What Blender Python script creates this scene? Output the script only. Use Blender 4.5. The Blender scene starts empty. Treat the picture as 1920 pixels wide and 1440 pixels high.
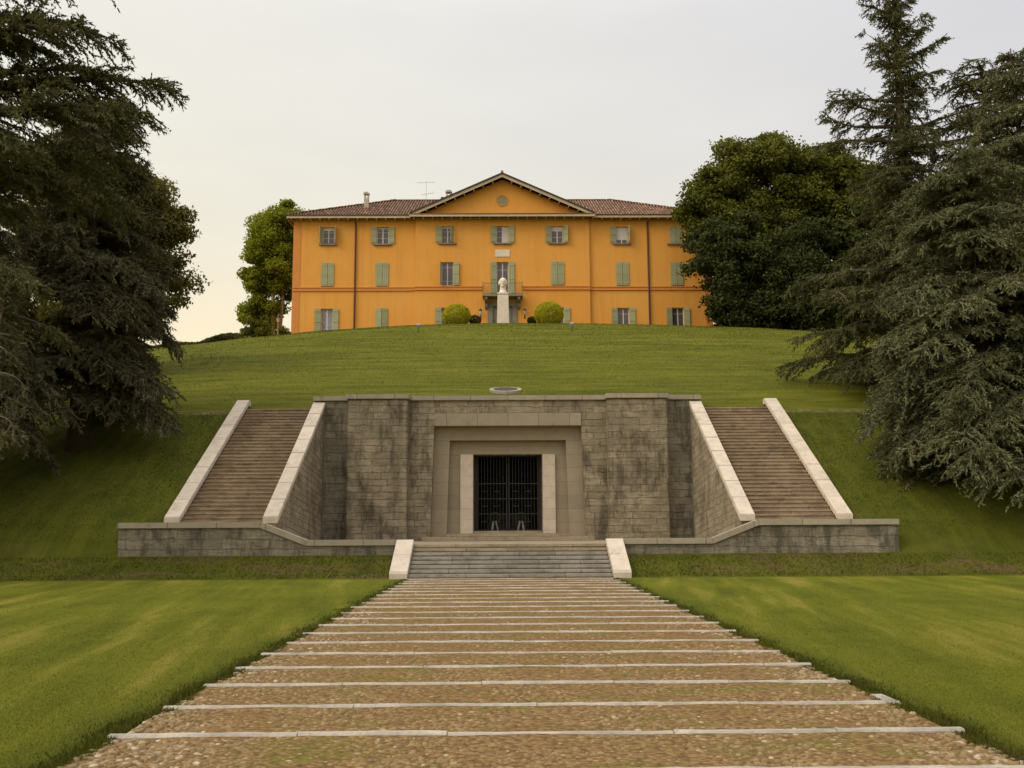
import bpy, bmesh, math, random
import numpy as np
from mathutils import Vector, Matrix
R = math.radians
C = bpy.context.scene.collection
rng = np.random.default_rng(7)
random.seed(7)

# ------------------------------------------------------------------ helpers
def tag(o, label=None, cat=None, group=None, kind=None):
    if label: o['label'] = label
    if cat: o['category'] = cat
    if group: o['group'] = group
    if kind: o['kind'] = kind
    return o

def thing(name, loc, label, cat, group=None, rz=0.0):
    o = bpy.data.objects.new(name, None)
    o.empty_display_size = 0.3
    C.objects.link(o)
    o.location = loc
    o.rotation_euler = (0, 0, rz)
    return tag(o, label, cat, group)

def link(name, me, m, parent=None, smooth=False):
    o = bpy.data.objects.new(name, me)
    C.objects.link(o)
    if m is not None:
        for k in (m if isinstance(m, (list, tuple)) else [m]):
            me.materials.append(k)
    if smooth:
        me.polygons.foreach_set('use_smooth', [True] * len(me.polygons))
    if parent is not None:
        o.parent = parent
        # meshes are written in world coordinates: shift to the parent's frame
        inv = Matrix.Translation(parent_world(parent)).inverted()
        me.transform(inv)
    return o

def parent_world(p):
    v = Vector((0, 0, 0))
    while p is not None:
        v = v + Vector(p.location)
        p = p.parent
    return v

def fast_mesh(name, verts, tris, nper=3):
    verts = np.asarray(verts, dtype=np.float32).reshape(-1, 3)
    tris = np.asarray(tris, dtype=np.int32).reshape(-1, nper)
    me = bpy.data.meshes.new(name)
    me.vertices.add(len(verts))
    me.vertices.foreach_set('co', verts.ravel())
    me.loops.add(tris.size)
    me.loops.foreach_set('vertex_index', tris.ravel())
    me.polygons.add(len(tris))
    me.polygons.foreach_set('loop_start', np.arange(0, tris.size, nper, dtype=np.int32))
    me.polygons.foreach_set('loop_total', np.full(len(tris), nper, dtype=np.int32))
    me.update(calc_edges=True)
    return me

class MB:
    """collects shapes (world coordinates) that become one mesh"""
    def __init__(s): s.v = []; s.f = []
    def add(s, vs, fs):
        n = len(s.v); s.v += [tuple(v) for v in vs]; s.f += [[i + n for i in f] for f in fs]; return s
    def box(s, x0, x1, y0, y1, z0, z1):
        return s.add([(x0,y0,z0),(x1,y0,z0),(x1,y1,z0),(x0,y1,z0),(x0,y0,z1),(x1,y0,z1),(x1,y1,z1),(x0,y1,z1)],
                     [[0,3,2,1],[4,5,6,7],[0,1,5,4],[1,2,6,5],[2,3,7,6],[3,0,4,7]])
    def prism(s, pts, axis, a, b):
        """polygon pts (2-D) extruded from a to b along axis ('x': pts=(y,z), 'y': pts=(x,z), 'z': pts=(x,y))"""
        def P(p, c):
            return {'x': (c, p[0], p[1]), 'y': (p[0], c, p[1]), 'z': (p[0], p[1], c)}[axis]
        n = len(pts)
        vs = [P(p, a) for p in pts] + [P(p, b) for p in pts]
        fs = [list(range(n)), list(range(2*n-1, n-1, -1))]
        for i in range(n):
            j = (i+1) % n
            fs.append([i, i+n, j+n, j])
        return s.add(vs, fs)
    def tube(s, pts, rads, n=8, cap=True):
        pts = [Vector(p) for p in pts]
        if not isinstance(rads, (list, tuple)): rads = [rads]*len(pts)
        base = len(s.v)
        up = Vector((0.31, 0.17, 0.93))
        for i, p in enumerate(pts):
            d = (pts[min(i+1, len(pts)-1)] - pts[max(i-1, 0)]).normalized()
            a = d.cross(up)
            if a.length < .05: a = d.cross(Vector((1, 0, 0)))
            a.normalize(); b = d.cross(a)
            for k in range(n):
                t = 2*math.pi*k/n
                s.v.append(tuple(p + (a*math.cos(t) + b*math.sin(t))*rads[i]))
        for i in range(len(pts)-1):
            for k in range(n):
                s.f.append([base+i*n+k, base+i*n+(k+1) % n, base+(i+1)*n+(k+1) % n, base+(i+1)*n+k])
        if cap:
            s.f.append([base+k for k in range(n)][::-1]); s.f.append([base+(len(pts)-1)*n+k for k in range(n)])
        return s
    def lathe(s, cx, cy, prof, n=20):
        base = len(s.v)
        for r, z in prof:
            for k in range(n):
                t = 2*math.pi*k/n; s.v.append((cx+r*math.cos(t), cy+r*math.sin(t), z))
        for i in range(len(prof)-1):
            for k in range(n):
                s.f.append([base+i*n+k, base+i*n+(k+1) % n, base+(i+1)*n+(k+1) % n, base+(i+1)*n+k])
        s.f.append([base+k for k in range(n)][::-1]); s.f.append([base+(len(prof)-1)*n+k for k in range(n)])
        return s
    def ball(s, c, r, n=12, m=8, fn=None):
        base = len(s.v); c = Vector(c)
        r = r if isinstance(r, (tuple, list)) else (r, r, r)
        for i in range(m+1):
            ph = math.pi*i/m
            for k in range(n):
                t = 2*math.pi*k/n
                d = Vector((math.sin(ph)*math.cos(t), math.sin(ph)*math.sin(t), math.cos(ph)))
                q = fn(d) if fn else 1.0
                s.v.append((c.x+d.x*r[0]*q, c.y+d.y*r[1]*q, c.z+d.z*r[2]*q))
        for i in range(m):
            for k in range(n):
                s.f.append([base+i*n+k, base+(i+1)*n+k, base+(i+1)*n+(k+1) % n, base+i*n+(k+1) % n])
        return s
    def build(s, name, m, parent=None, smooth=False, bevel=0, tilt=0.0):
        me = bpy.data.meshes.new(name)
        me.from_pydata(s.v, [], s.f)
        bm = bmesh.new(); bm.from_mesh(me)
        bmesh.ops.recalc_face_normals(bm, faces=bm.faces)
        if bevel:
            bmesh.ops.remove_doubles(bm, verts=bm.verts, dist=1e-5)
            ed = [e for e in bm.edges if len(e.link_faces) == 2 and e.calc_face_angle(0) > .5]
            bmesh.ops.bevel(bm, geom=ed, offset=bevel, segments=2, affect='EDGES', clamp_overlap=True)
        uvl = bm.loops.layers.uv.new('UVMap')
        bm.normal_update()
        for f in bm.faces:
            nx, ny, nz = (abs(c) for c in f.normal)
            for lp in f.loops:
                x, y, z = lp.vert.co
                if nx >= ny and nx >= nz: uv = (y + 0.37, z - tilt*(46-y))
                elif ny >= nz*.8: uv = (x, z)
                else: uv = (x, y)
                lp[uvl].uv = uv
        bm.to_mesh(me); bm.free()
        return link(name, me, m, parent, smooth)

# ------------------------------------------------------------------ materials
class NT:
    def __init__(s, name):
        s.m = bpy.data.materials.new(name); s.m.use_nodes = True
        s.t = s.m.node_tree; s.t.nodes.clear()
        s.out = s.t.nodes.new('ShaderNodeOutputMaterial')
        s.geo = s.t.nodes.new('ShaderNodeNewGeometry')
        s.tc = s.t.nodes.new('ShaderNodeTexCoord')
        s.pos = s.geo.outputs['Position']; s.uv = s.tc.outputs['UV']
    def n(s, typ, **kw):
        nd = s.t.nodes.new(typ)
        for k, v in kw.items(): setattr(nd, k, v)
        return nd
    def l(s, a, b): s.t.links.new(a, b)
    def setin(s, sock, v):
        if isinstance(v, bpy.types.NodeSocket): s.l(v, sock)
        else: sock.default_value = v
    def mapv(s, vec, scale=(1,1,1), rot=(0,0,0), loc=(0,0,0)):
        nd = s.n('ShaderNodeMapping'); s.l(vec, nd.inputs[0])
        nd.inputs['Scale'].default_value = scale; nd.inputs['Rotation'].default_value = rot; nd.inputs['Location'].default_value = loc
        return nd.outputs[0]
    def noise(s, scale, vec=None, detail=4, rough=.55, dist=0):
        nd = s.n('ShaderNodeTexNoise'); s.l(vec or s.pos, nd.inputs['Vector'])
        nd.inputs['Scale'].default_value = scale; nd.inputs['Detail'].default_value = detail
        nd.inputs['Roughness'].default_value = rough; nd.inputs['Distortion'].default_value = dist
        return nd.outputs[0]
    def voro(s, scale, vec=None, feature='F1', out='Distance', rnd=1.0):
        nd = s.n('ShaderNodeTexVoronoi', feature=feature); s.l(vec or s.pos, nd.inputs['Vector'])
        nd.inputs['Scale'].default_value = scale; nd.inputs['Randomness'].default_value = rnd
        return nd.outputs[out]
    def ramp(s, fac, stops, interp='LINEAR'):
        nd = s.n('ShaderNodeValToRGB'); s.l(fac, nd.inputs[0]); cr = nd.color_ramp; cr.interpolation = interp
        while len(cr.elements) < len(stops): cr.elements.new(.5)
        for e, (p, c) in zip(cr.elements, stops):
            e.position = p
            e.color = (c, c, c, 1) if isinstance(c, (int, float)) else (*c, 1)
        return nd.outputs[0]
    def mix(s, fac, a, b, mode='MIX'):
        nd = s.n('ShaderNodeMix', data_type='RGBA', blend_type=mode)
        for sock, v in ((nd.inputs[0], fac), (nd.inputs[6], a), (nd.inputs[7], b)):
            if isinstance(v, tuple) and len(v) == 3: v = (*v, 1)
            s.setin(sock, v)
        return nd.outputs[2]
    def math(s, op, a, b=0.0, clamp=False):
        nd = s.n('ShaderNodeMath', operation=op, use_clamp=clamp); s.setin(nd.inputs[0], a); s.setin(nd.inputs[1], b)
        return nd.outputs[0]
    def sep(s, vec):
        nd = s.n('ShaderNodeSeparateXYZ'); s.l(vec, nd.inputs[0]); return nd.outputs
    def rng(s, v, a, b, c=0.0, d=1.0):
        nd = s.n('ShaderNodeMapRange'); s.setin(nd.inputs[0], v)
        for i, q in enumerate((a, b, c, d)): nd.inputs[i+1].default_value = q
        return nd.outputs[0]
    def bump(s, h, strength=.5, dist=.02, normal=None):
        nd = s.n('ShaderNodeBump'); s.l(h, nd.inputs['Height'])
        nd.inputs['Strength'].default_value = strength; nd.inputs['Distance'].default_value = dist
        if normal is not None: s.l(normal, nd.inputs['Normal'])
        return nd.outputs[0]
    def pbr(s, col, rough=.85, normal=None, metal=0, spec=.3):
        b = s.n('ShaderNodeBsdfPrincipled')
        if isinstance(col, tuple): col = (*col[:3], 1)
        s.setin(b.inputs['Base Color'], col); s.setin(b.inputs['Roughness'], rough)
        b.inputs['Metallic'].default_value = metal; b.inputs['Specular IOR Level'].default_value = spec
        if normal is not None: s.l(normal, b.inputs['Normal'])
        s.l(b.outputs[0], s.out.inputs[0]); s.b = b
        return s.m

def sc(c, k): return tuple(x*k for x in c)

def mat_plain(name, col, rough=.7, var=.18, scale=3.0, bump=.15, metal=0, spec=.3):
    t = NT(name)
    n1 = t.noise(scale, detail=6)
    c = t.mix(t.ramp(n1, [(.3, 0), (.7, 1)]), sc(col, 1-var), sc(col, 1+var))
    c = t.mix(t.math('MULTIPLY', t.ramp(t.noise(scale*7, detail=3), [(.45, 0), (.65, 1)]), .35), c, sc(col, 1-2*var))
    return t.pbr(c, rough, t.bump(t.noise(scale*12, detail=4), bump, .01), metal, spec)

def mat_stone(name, c1, c2, mortar, bw=.75, bh=.30, stain=.5, bstr=1.0, streak=True):
    """weathered ashlar masonry in courses, black lichen and run-off stains"""
    t = NT(name)
    wob = t.n('ShaderNodeVectorMath', operation='ADD')
    nz = t.n('ShaderNodeTexNoise'); t.l(t.uv, nz.inputs['Vector']); nz.inputs['Scale'].default_value = 1.9; nz.inputs['Detail'].default_value = 4
    sc_ = t.n('ShaderNodeVectorMath', operation='SCALE'); t.l(nz.outputs[1], sc_.inputs[0]); sc_.inputs['Scale'].default_value = .17
    t.l(t.uv, wob.inputs[0]); t.l(sc_.outputs[0], wob.inputs[1])
    br = t.n('ShaderNodeTexBrick'); t.l(wob.outputs[0], br.inputs['Vector'])
    br.offset = .43; br.squash = 1.5; br.squash_frequency = 3
    br.inputs['Scale'].default_value = 1; br.inputs['Brick Width'].default_value = bw; br.inputs['Row Height'].default_value = bh
    br.inputs['Mortar Size'].default_value = .016; br.inputs['Mortar Smooth'].default_value = .6; br.inputs['Bias'].default_value = -.1
    br.inputs['Color1'].default_value = (0, 0, 0, 1); br.inputs['Color2'].default_value = (1, 1, 1, 1); br.inputs['Mortar'].default_value = (.5, .5, .5, 1)
    c = t.mix(br.outputs[0], sc(c1, .85), sc(c2, 1.12))
    big = t.noise(1.7, t.mapv(t.uv, (1, .9, 1)), detail=8, rough=.75)
    c = t.mix(t.ramp(big, [(.40, 0), (.62, 1)]), c, sc(c1, .55))
    lighter = t.noise(.45, t.mapv(t.uv, (1, 1, 1), loc=(7, 2, 0)), detail=5, rough=.7)
    c = t.mix(t.ramp(lighter, [(.52, 0), (.66, .5)]), c, sc(c2, 1.15))  # random paler patches across the masonry
    fine = t.noise(14, t.uv, detail=5, rough=.7)
    c = t.mix(t.ramp(fine, [(.3, .0), (.75, .55)]), c, sc(c2, 1.18))
    # horizontal bedding lines of the split faces
    bed = t.noise(3.2, t.mapv(t.uv, (.55, 5.5, 1)), detail=5, rough=.75)
    c = t.mix(t.ramp(bed, [(.54, 0), (.62, .6)]), c, sc(c1, .42))
    # black lichen: patches, and vertical runs
    st = t.noise(.75, t.mapv(t.uv, (1.0, .55, 1), loc=(3, 1, 0)), detail=9, rough=.72, dist=.4)
    if streak:
        run = t.noise(2.2, t.mapv(t.uv, (1.3, .16, 1)), detail=6, rough=.7)
        st = t.math('ADD', t.math('MULTIPLY', st, .62), t.math('MULTIPLY', run, .38))
    c = t.mix(t.math('MULTIPLY', t.ramp(st, [(.49, 0), (.58, .8)]), stain), c, sc(c1, .18))
    wh = t.voro(2.3, t.uv)
    c = t.mix(t.math('MULTIPLY', t.ramp(wh, [(.03, 1), (.07, 0)]), .45), c, (.52, .50, .44))
    c = t.mix(t.math('MULTIPLY', br.outputs[1], t.ramp(t.noise(2.1, t.uv, detail=4), [(.38, .05), (.66, .8)])), c, mortar)
    h = t.math('ADD', t.math('MULTIPLY', t.math('SUBTRACT', 1.0, br.outputs[1]), .6),
               t.math('ADD', t.math('MULTIPLY', fine, .35), t.math('MULTIPLY', bed, -.5)))
    h = t.math('ADD', h, t.math('MULTIPLY', br.outputs[0], .35))
    return t.pbr(c, .95, t.bump(h, bstr, .05), spec=.12)

def mat_slab(name, col, var=.12, joint=1.25, axis=1, rough=.8, spots=.3, bs=.2):
    """cut slabs laid end to end: tone changes from slab to slab, thin joints across one world axis"""
    t = NT(name)
    a = t.sep(t.pos)[axis]
    idx = t.math('FLOOR', t.math('DIVIDE', a, joint))
    wn = t.n('ShaderNodeTexWhiteNoise', noise_dimensions='1D'); t.l(idx, wn.inputs['W'])
    c = t.mix(wn.outputs[0], sc(col, 1-var), sc(col, 1+var))
    fr = t.math('FRACT', t.math('DIVIDE', a, joint))
    j = t.math('LESS_THAN', fr, .018)
    c = t.mix(t.ramp(t.noise(2.5, detail=8, rough=.7), [(.4, 0), (.75, spots)]), c, sc(col, .5))
    c = t.mix(t.ramp(t.noise(25, detail=4), [(.4, 0), (.8, .3)]), c, sc(col, 1.2))
    c = t.mix(t.ramp(t.noise(1.1, t.mapv(t.pos, (1, 1, .5), loc=(2, 8, 1)), detail=9, rough=.78), [(.55, 0), (.66, spots)]), c, sc(col, .42))
    c = t.mix(t.math('MULTIPLY', j, .75), c, sc(col, .3))
    h = t.math('SUBTRACT', t.noise(40, detail=3), j)
    return t.pbr(c, rough, t.bump(h, bs, .01), spec=.25)

def mat_leaf(name, col, col2, trans=.25, clump=.5, rough=.9):
    """leaves: tone per leaf and per clump, a little light through them"""
    t = NT(name)
    f = t.math('ADD', t.math('MULTIPLY', t.geo.outputs['Random Per Island'], .55),
               t.math('MULTIPLY', t.ramp(t.noise(clump, detail=4), [(.32, 0), (.68, 1)]), .45))
    c = t.mix(f, col, col2)
    b = t.n('ShaderNodeBsdfPrincipled'); t.l(c, b.inputs['Base Color']); b.inputs['Roughness'].default_value = rough
    b.inputs['Specular IOR Level'].default_value = .05
    tr = t.n('ShaderNodeBsdfTranslucent'); t.l(t.mix(1.0, c, (1.25, 1.3, .7), 'MULTIPLY'), tr.inputs[0])
    mx = t.n('ShaderNodeMixShader'); mx.inputs[0].default_value = trans
    t.l(b.outputs[0], mx.inputs[1]); t.l(tr.outputs[0], mx.inputs[2]); t.l(mx.outputs[0], t.out.inputs[0])
    return t.m

def mat_bark(name, col):
    t = NT(name)
    n = t.noise(6, t.mapv(t.pos, (3, 3, .6)), detail=6, rough=.7)
    return t.pbr(t.mix(n, sc(col, .45), sc(col, 1.4)), .95, t.bump(n, 1, .04), spec=.1)

M = {}
M['wall_stone'] = mat_stone('grey_ashlar', (.248, .206, .142), (.355, .300, .205), (.09, .078, .055), .8, .30, .8)
M['side_stone'] = mat_stone('rough_ashlar', (.258, .213, .146), (.38, .32, .218), (.05, .043, .033), .62, .26, .6, 1.0)
M['low_stone'] = mat_stone('mossy_ashlar', (.205, .180, .130), (.295, .26, .19), (.10, .09, .07), 1.1, .34, .8)
M['dressed'] = mat_slab('dressed_stone', (.30, .255, .18), .07, 1.4, 0, .85, .35)
M['dressed_v'] = mat_slab('dressed_stone_courses', (.30, .25, .175), .08, .62, 2, .85, .3)
M['coping'] = mat_slab('grey_coping', (.33, .29, .215), .10, 1.7, 0, .85, .5)
M['marble'] = mat_slab('pale_travertine', (.57, .495, .395), .07, 1.15, 1, .75, .6)
M['marble_v'] = mat_slab('pale_travertine_blocks', (.56, .47, .37), .05, .5, 2, .7, .45)
M['concrete'] = mat_plain('plain_concrete', (.20, .175, .13), .9, .2, 2.0, .3)
M['dark_metal'] = mat_plain('dark_iron', (.045, .045, .043), .55, .2, 4, .1, .6)
M['green_paint'] = mat_plain('sage_paint', (.31, .315, .175), .7, .10, 1.2, .15)
M['frame'] = mat_plain('window_white', (.62, .54, .45), .6, .08, 3, .1)
M['tan_wood'] = mat_plain('tan_fascia', (.47, .37, .24), .75, .12, 2, .2)
M['brown_metal'] = mat_plain('brown_pipe', (.095, .040, .020), .6, .15, 2, .1)
M['chimney'] = mat_plain('chimney_render', (.46, .40, .31), .9, .2, 2.5, .4)
M['terracotta'] = mat_plain('terracotta', (.26, .11, .065), .85, .25, 5, .3)
M['grey_stone'] = mat_plain('grey_sandstone', (.22, .19, .15), .9, .2, 3, .4)
M['white_stone'] = mat_plain('white_marble', (.66, .58, .47), .7, .10, 1.5, .25)
M['bark'] = mat_bark('dark_bark', (.075, .058, .042))
M['bark_grey'] = mat_bark('grey_bark', (.17, .145, .12))
M['bark_pale'] = mat_bark('pale_bark', (.34, .29, .20))
M['galv'] = mat_plain('galvanised', (.28, .29, .31), .5, .1, 4, .1, .5)
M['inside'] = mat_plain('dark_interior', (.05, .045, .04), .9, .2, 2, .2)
M['white_cloth'] = mat_plain('white_blind', (.56, .51, .50), .9, .06, 8, .1)

def m_glass():
    t = NT('window_glass')
    c = t.mix(t.noise(1.5, detail=3), (.045, .04, .045), (.11, .10, .11))
    return t.pbr(c, .12, t.bump(t.noise(1.2), .05, .01), spec=.6)
M['glass'] = m_glass()

def m_lace():
    t = NT('lace_curtain')
    v = t.voro(9)
    return t.pbr(t.mix(t.ramp(v, [(.25, 0), (.5, 1)]), (.42, .38, .42), (.20, .19, .23)), .9)
M['lace'] = m_lace()

def m_render():
    """orange lime render, patchy with damp and faded areas"""
    t = NT('orange_render')
    col = (.72, .320, .056)
    n = t.noise(.22, detail=7, rough=.65)
    c = t.mix(t.ramp(n, [(.3, 0), (.7, 1)]), sc(col, .93), (.70, .350, .080))
    n2 = t.noise(1.1, t.mapv(t.pos, (1, 1, .35)), detail=7, rough=.7)
    c = t.mix(t.ramp(n2, [(.45, 0), (.75, .30)]), c, (.60, .25, .070))
    x, y, z = t.sep(t.pos)
    run = t.noise(1.0, t.mapv(t.pos, (2.2, 2.2, .10)), detail=8, rough=.75)
    c = t.mix(t.ramp(run, [(.50, 0), (.72, .42)]), c, (.48, .20, .05))
    # damp and splash stain along the foot of the wall
    k = t.math('ADD', t.rng(z, 22.6, 19.8), t.math('MULTIPLY', t.math('SUBTRACT', n2, .5), .7))
    c = t.mix(t.ramp(k, [(.1, 0), (.9, .4)]), c, (.68, .255, .05))
    c = t.mix(t.ramp(t.noise(9, detail=5), [(.5, 0), (.8, .2)]), c, sc(col, .75))
    return t.pbr(c, .92, t.bump(t.noise(14, detail=6), .25, .02), spec=.15)
M['render'] = m_render()
def m_render2():
    t = NT('orange_trim')
    return t.pbr(t.mix(t.noise(2, detail=5), (.50, .18, .045), (.64, .27, .065)), .9, t.bump(t.noise(12), .2, .01))
M['render_trim'] = m_render2()

def m_tile():
    t = NT('roof_tiles')
    x, y, z = t.sep(t.pos)
    cx = t.math('FLOOR', t.math('DIVIDE', x, .28)); cy = t.math('FLOOR', t.math('DIVIDE', z, .17))
    wn = t.n('ShaderNodeTexWhiteNoise', noise_dimensions='2D')
    cb = t.n('ShaderNodeCombineXYZ'); t.l(cx, cb.inputs[0]); t.l(cy, cb.inputs[1]); t.l(cb.outputs[0], wn.inputs['Vector'])
    c = t.ramp(wn.outputs[0], [(0, (.085, .046, .032)), (.35, (.18, .090, .055)), (.7, (.30, .155, .09)), (1, (.42, .27, .16))])
    c = t.mix(t.ramp(t.noise(.7, detail=6), [(.4, 0), (.7, .6)]), c, (.13, .09, .06))
    v = t.math('ABSOLUTE', t.math('SUBTRACT', t.math('FRACT', t.math('DIVIDE', t.math('ADD', x, .15), .28)), .5))
    c = t.mix(t.ramp(v, [(.22, .85), (.36, 0)]), c, (.05, .032, .024))
    return t.pbr(c, .9, t.bump(t.noise(20, detail=4), .4, .02), spec=.15)
M['tile'] = m_tile()

def m_steps(name, col, col2, w):
    """stone treads with joints across the run and dirt near the riser foot"""
    t = NT(name)
    br = t.n('ShaderNodeTexBrick'); t.l(t.uv, br.inputs['Vector']); br.inputs['Scale'].default_value = 1
    br.inputs['Brick Width'].default_value = w; br.inputs['Row Height'].default_value = .16
    br.inputs['Mortar Size'].default_value = .006; br.inputs['Color1'].default_value = (0, 0, 0, 1); br.inputs['Color2'].default_value = (1, 1, 1, 1)
    c = t.mix(t.geo.outputs['Random Per Island'], col, col2)
    c = t.mix(t.ramp(t.noise(1.6, detail=8, rough=.72), [(.45, 0), (.68, .7)]), c, sc(col, .5))
    c = t.mix(t.ramp(t.noise(6, t.mapv(t.pos, (.4, 1, 3)), detail=6, rough=.7), [(.5, 0), (.75, .7)]), c, sc(col2, 1.25))
    c = t.mix(t.ramp(t.noise(17, detail=4), [(.55, 0), (.7, .5)]), c, sc(col, .35))
    return t.pbr(c, .92, t.bump(t.noise(18, detail=5, rough=.7), .7, .02), spec=.15)
M['steps'] = m_steps('side_steps_stone', (.225, .165, .112), (.36, .280, .192), 1.3)
M['front_steps'] = m_steps('front_steps_stone', (.24, .22, .185), (.33, .305, .26), 1.6)
M['landing'] = m_steps('landing_stone', (.28, .225, .15), (.35, .29, .20), 1.4)

def m_grass(name, kind):
    t = NT(name)
    x, y, z = t.sep(t.pos)
    G1, G2, STR = (.088, .108, .0090), (.168, .182, .0145), (.36, .29, .070)
    if kind == 'front':
        # mower lines: long along the path, a little fan-wise on either side
        side = t.math('SIGN', x)
        rx = t.math('SUBTRACT', x, t.math('MULTIPLY', t.math('MULTIPLY', side, t.math('SUBTRACT', 20.0, y)), -.16))
        cb = t.n('ShaderNodeCombineXYZ'); t.l(rx, cb.inputs[0]); t.l(t.math('MULTIPLY', y, .085), cb.inputs[1])
        streak = t.noise(1.25, cb.outputs[0], detail=5, rough=.6)
        patch = t.noise(.30, detail=6, rough=.65)
        c = t.mix(t.ramp(patch, [(.3, 0), (.7, 1)]), G1, G2)
        c = t.mix(t.ramp(streak, [(.38, .0), (.64, .7)]), c, (.245, .242, .023))
        c = t.mix(t.ramp(streak, [(.55, 0), (.72, .65)]), c, STR)
        rip = t.noise(2.6, t.mapv(t.pos, (2.2, .5, 1)), detail=5, rough=.7)
        c = t.mix(t.ramp(rip, [(.45, 0), (.7, .25)]), c, (.070, .095, .008))
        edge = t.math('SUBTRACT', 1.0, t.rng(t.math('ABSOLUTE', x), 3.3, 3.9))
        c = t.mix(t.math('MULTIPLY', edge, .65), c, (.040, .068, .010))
    elif kind == 'bank':
        patch = t.noise(.8, detail=8, rough=.7)
        c = t.mix(t.ramp(patch, [(.35, 0), (.65, 1)]), (.062, .074, .009), (.112, .120, .0145))
        ln = t.noise(1.6, t.mapv(t.pos, (1.6, .14, .2)), detail=5, rough=.65)
        c = t.mix(t.ramp(ln, [(.48, 0), (.64, .6)]), c, (.135, .145, .014))
        dry = t.noise(.55, t.mapv(t.pos, (.5, 1.4, 1)), detail=9, rough=.75)
        toe = t.math('SUBTRACT', 1.0, t.rng(y, 34.6, 36.4))
        c = t.mix(t.math('MULTIPLY', t.ramp(dry, [(.5, 0), (.62, .8)]), t.math('ADD', toe, .12, clamp=True)), c, (.165, .105, .052))
        # bare trodden line along the lip of the bank
        lip = t.math('MULTIPLY', t.math('GREATER_THAN', y, 45.75), t.math('GREATER_THAN', t.math('ABSOLUTE', x), 12.4))
        c = t.mix(t.math('MULTIPLY', lip, t.ramp(t.noise(1.1, detail=5), [(.35, .1), (.6, .8)])), c, (.26, .22, .10))
    else:
        patch = t.noise(.16, t.mapv(t.pos, (.8, 1, 1)), detail=8, rough=.68)
        c = t.mix(t.ramp(patch, [(.32, 0), (.68, 1)]), (.072, .086, .0080), (.132, .140, .0125))
        ln = t.noise(1.3, t.mapv(t.pos, (.12, 1.1, .4), rot=(0, 0, .06)), detail=7, rough=.7)
        c = t.mix(t.ramp(ln, [(.43, 0), (.66, .72)]), c, (.225, .212, .023))
        ln2 = t.noise(2.6, t.mapv(t.pos, (.22, 1.2, .4), loc=(5, 3, 0)), detail=6, rough=.7)
        c = t.mix(t.ramp(ln2, [(.48, 0), (.68, .45)]), c, (.055, .070, .008))
        dry = t.noise(.35, t.mapv(t.pos, (.4, 1, 1), loc=(9, 9, 0)), detail=8, rough=.75)
        c = t.mix(t.ramp(dry, [(.58, 0), (.7, .5)]), c, (.15, .11, .06))
    f = t.noise(38, detail=4, rough=.8)
    c = t.mix(t.ramp(f, [(.3, .6), (.6, 0)]), c, sc(G1, .45))
    h = t.math('ADD', f, t.math('MULTIPLY', t.noise(9, detail=5), .8))
    return t.pbr(c, .95, t.bump(h, .9, .05), spec=.08)
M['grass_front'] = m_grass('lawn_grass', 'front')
M['grass_bank'] = m_grass('bank_grass', 'bank')
M['grass_hill'] = m_grass('hill_grass', 'hill')

def m_path():
    t = NT('path_earth')
    v = t.voro(15, t.mapv(t.pos, (1, 1.25, 1)))
    cell = t.voro(15, t.mapv(t.pos, (1, 1.25, 1)), out='Color')
    cs = t.n('ShaderNodeSeparateColor'); t.l(cell, cs.inputs[0])
    c = t.mix(cs.outputs[0], (.165, .100, .040), (.27, .175, .075))
    c = t.mix(t.ramp(t.noise(1.3, detail=8, rough=.7), [(.4, 0), (.65, .8)]), c, (.20, .115, .042))
    c = t.mix(t.ramp(v, [(.42, 0), (.7, .8)]), c, (.10, .06, .028))
    gr = t.noise(.9, t.mapv(t.pos, (.8, 1.6, 1), loc=(4, 4, 0)), detail=9, rough=.78)
    c = t.mix(t.ramp(gr, [(.50, 0), (.62, .75)]), c, (.115, .115, .018))
    h = t.math('ADD', t.math('SUBTRACT', 1.0, v), t.math('MULTIPLY', t.noise(45, detail=3), .3))
    return t.pbr(c, .95, t.bump(h, .9, .035), spec=.1)
M['path'] = m_path()
def m_pebble(name, stops):
    t = NT(name)
    c = t.ramp(t.geo.outputs['Random Per Island'], stops)
    c = t.mix(t.ramp(t.noise(30, detail=4), [(.35, .5), (.65, 0)]), c, (.12, .085, .04))
    return t.pbr(c, .85, t.bump(t.noise(60), .3, .01), spec=.2)
M['pebble'] = m_pebble('pebbles', [(0, (.13, .085, .033)), (.4, (.22, .145, .062)), (.85, (.26, .18, .085)), (.97, (.31, .23, .12)), (1, (.46, .38, .25))])
M['cobble'] = m_pebble('edge_cobbles', [(0, (.17, .115, .055)), (.5, (.26, .19, .105)), (.85, (.36, .285, .18)), (1, (.50, .43, .31))])
M['strip'] = mat_plain('path_kerb_stone', (.36, .325, .27), .85, .25, 3.0, .9)
M['blades'] = mat_leaf('grass_blades', (.060, .088, .0075), (.140, .155, .016), .2, .35, .8)

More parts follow.
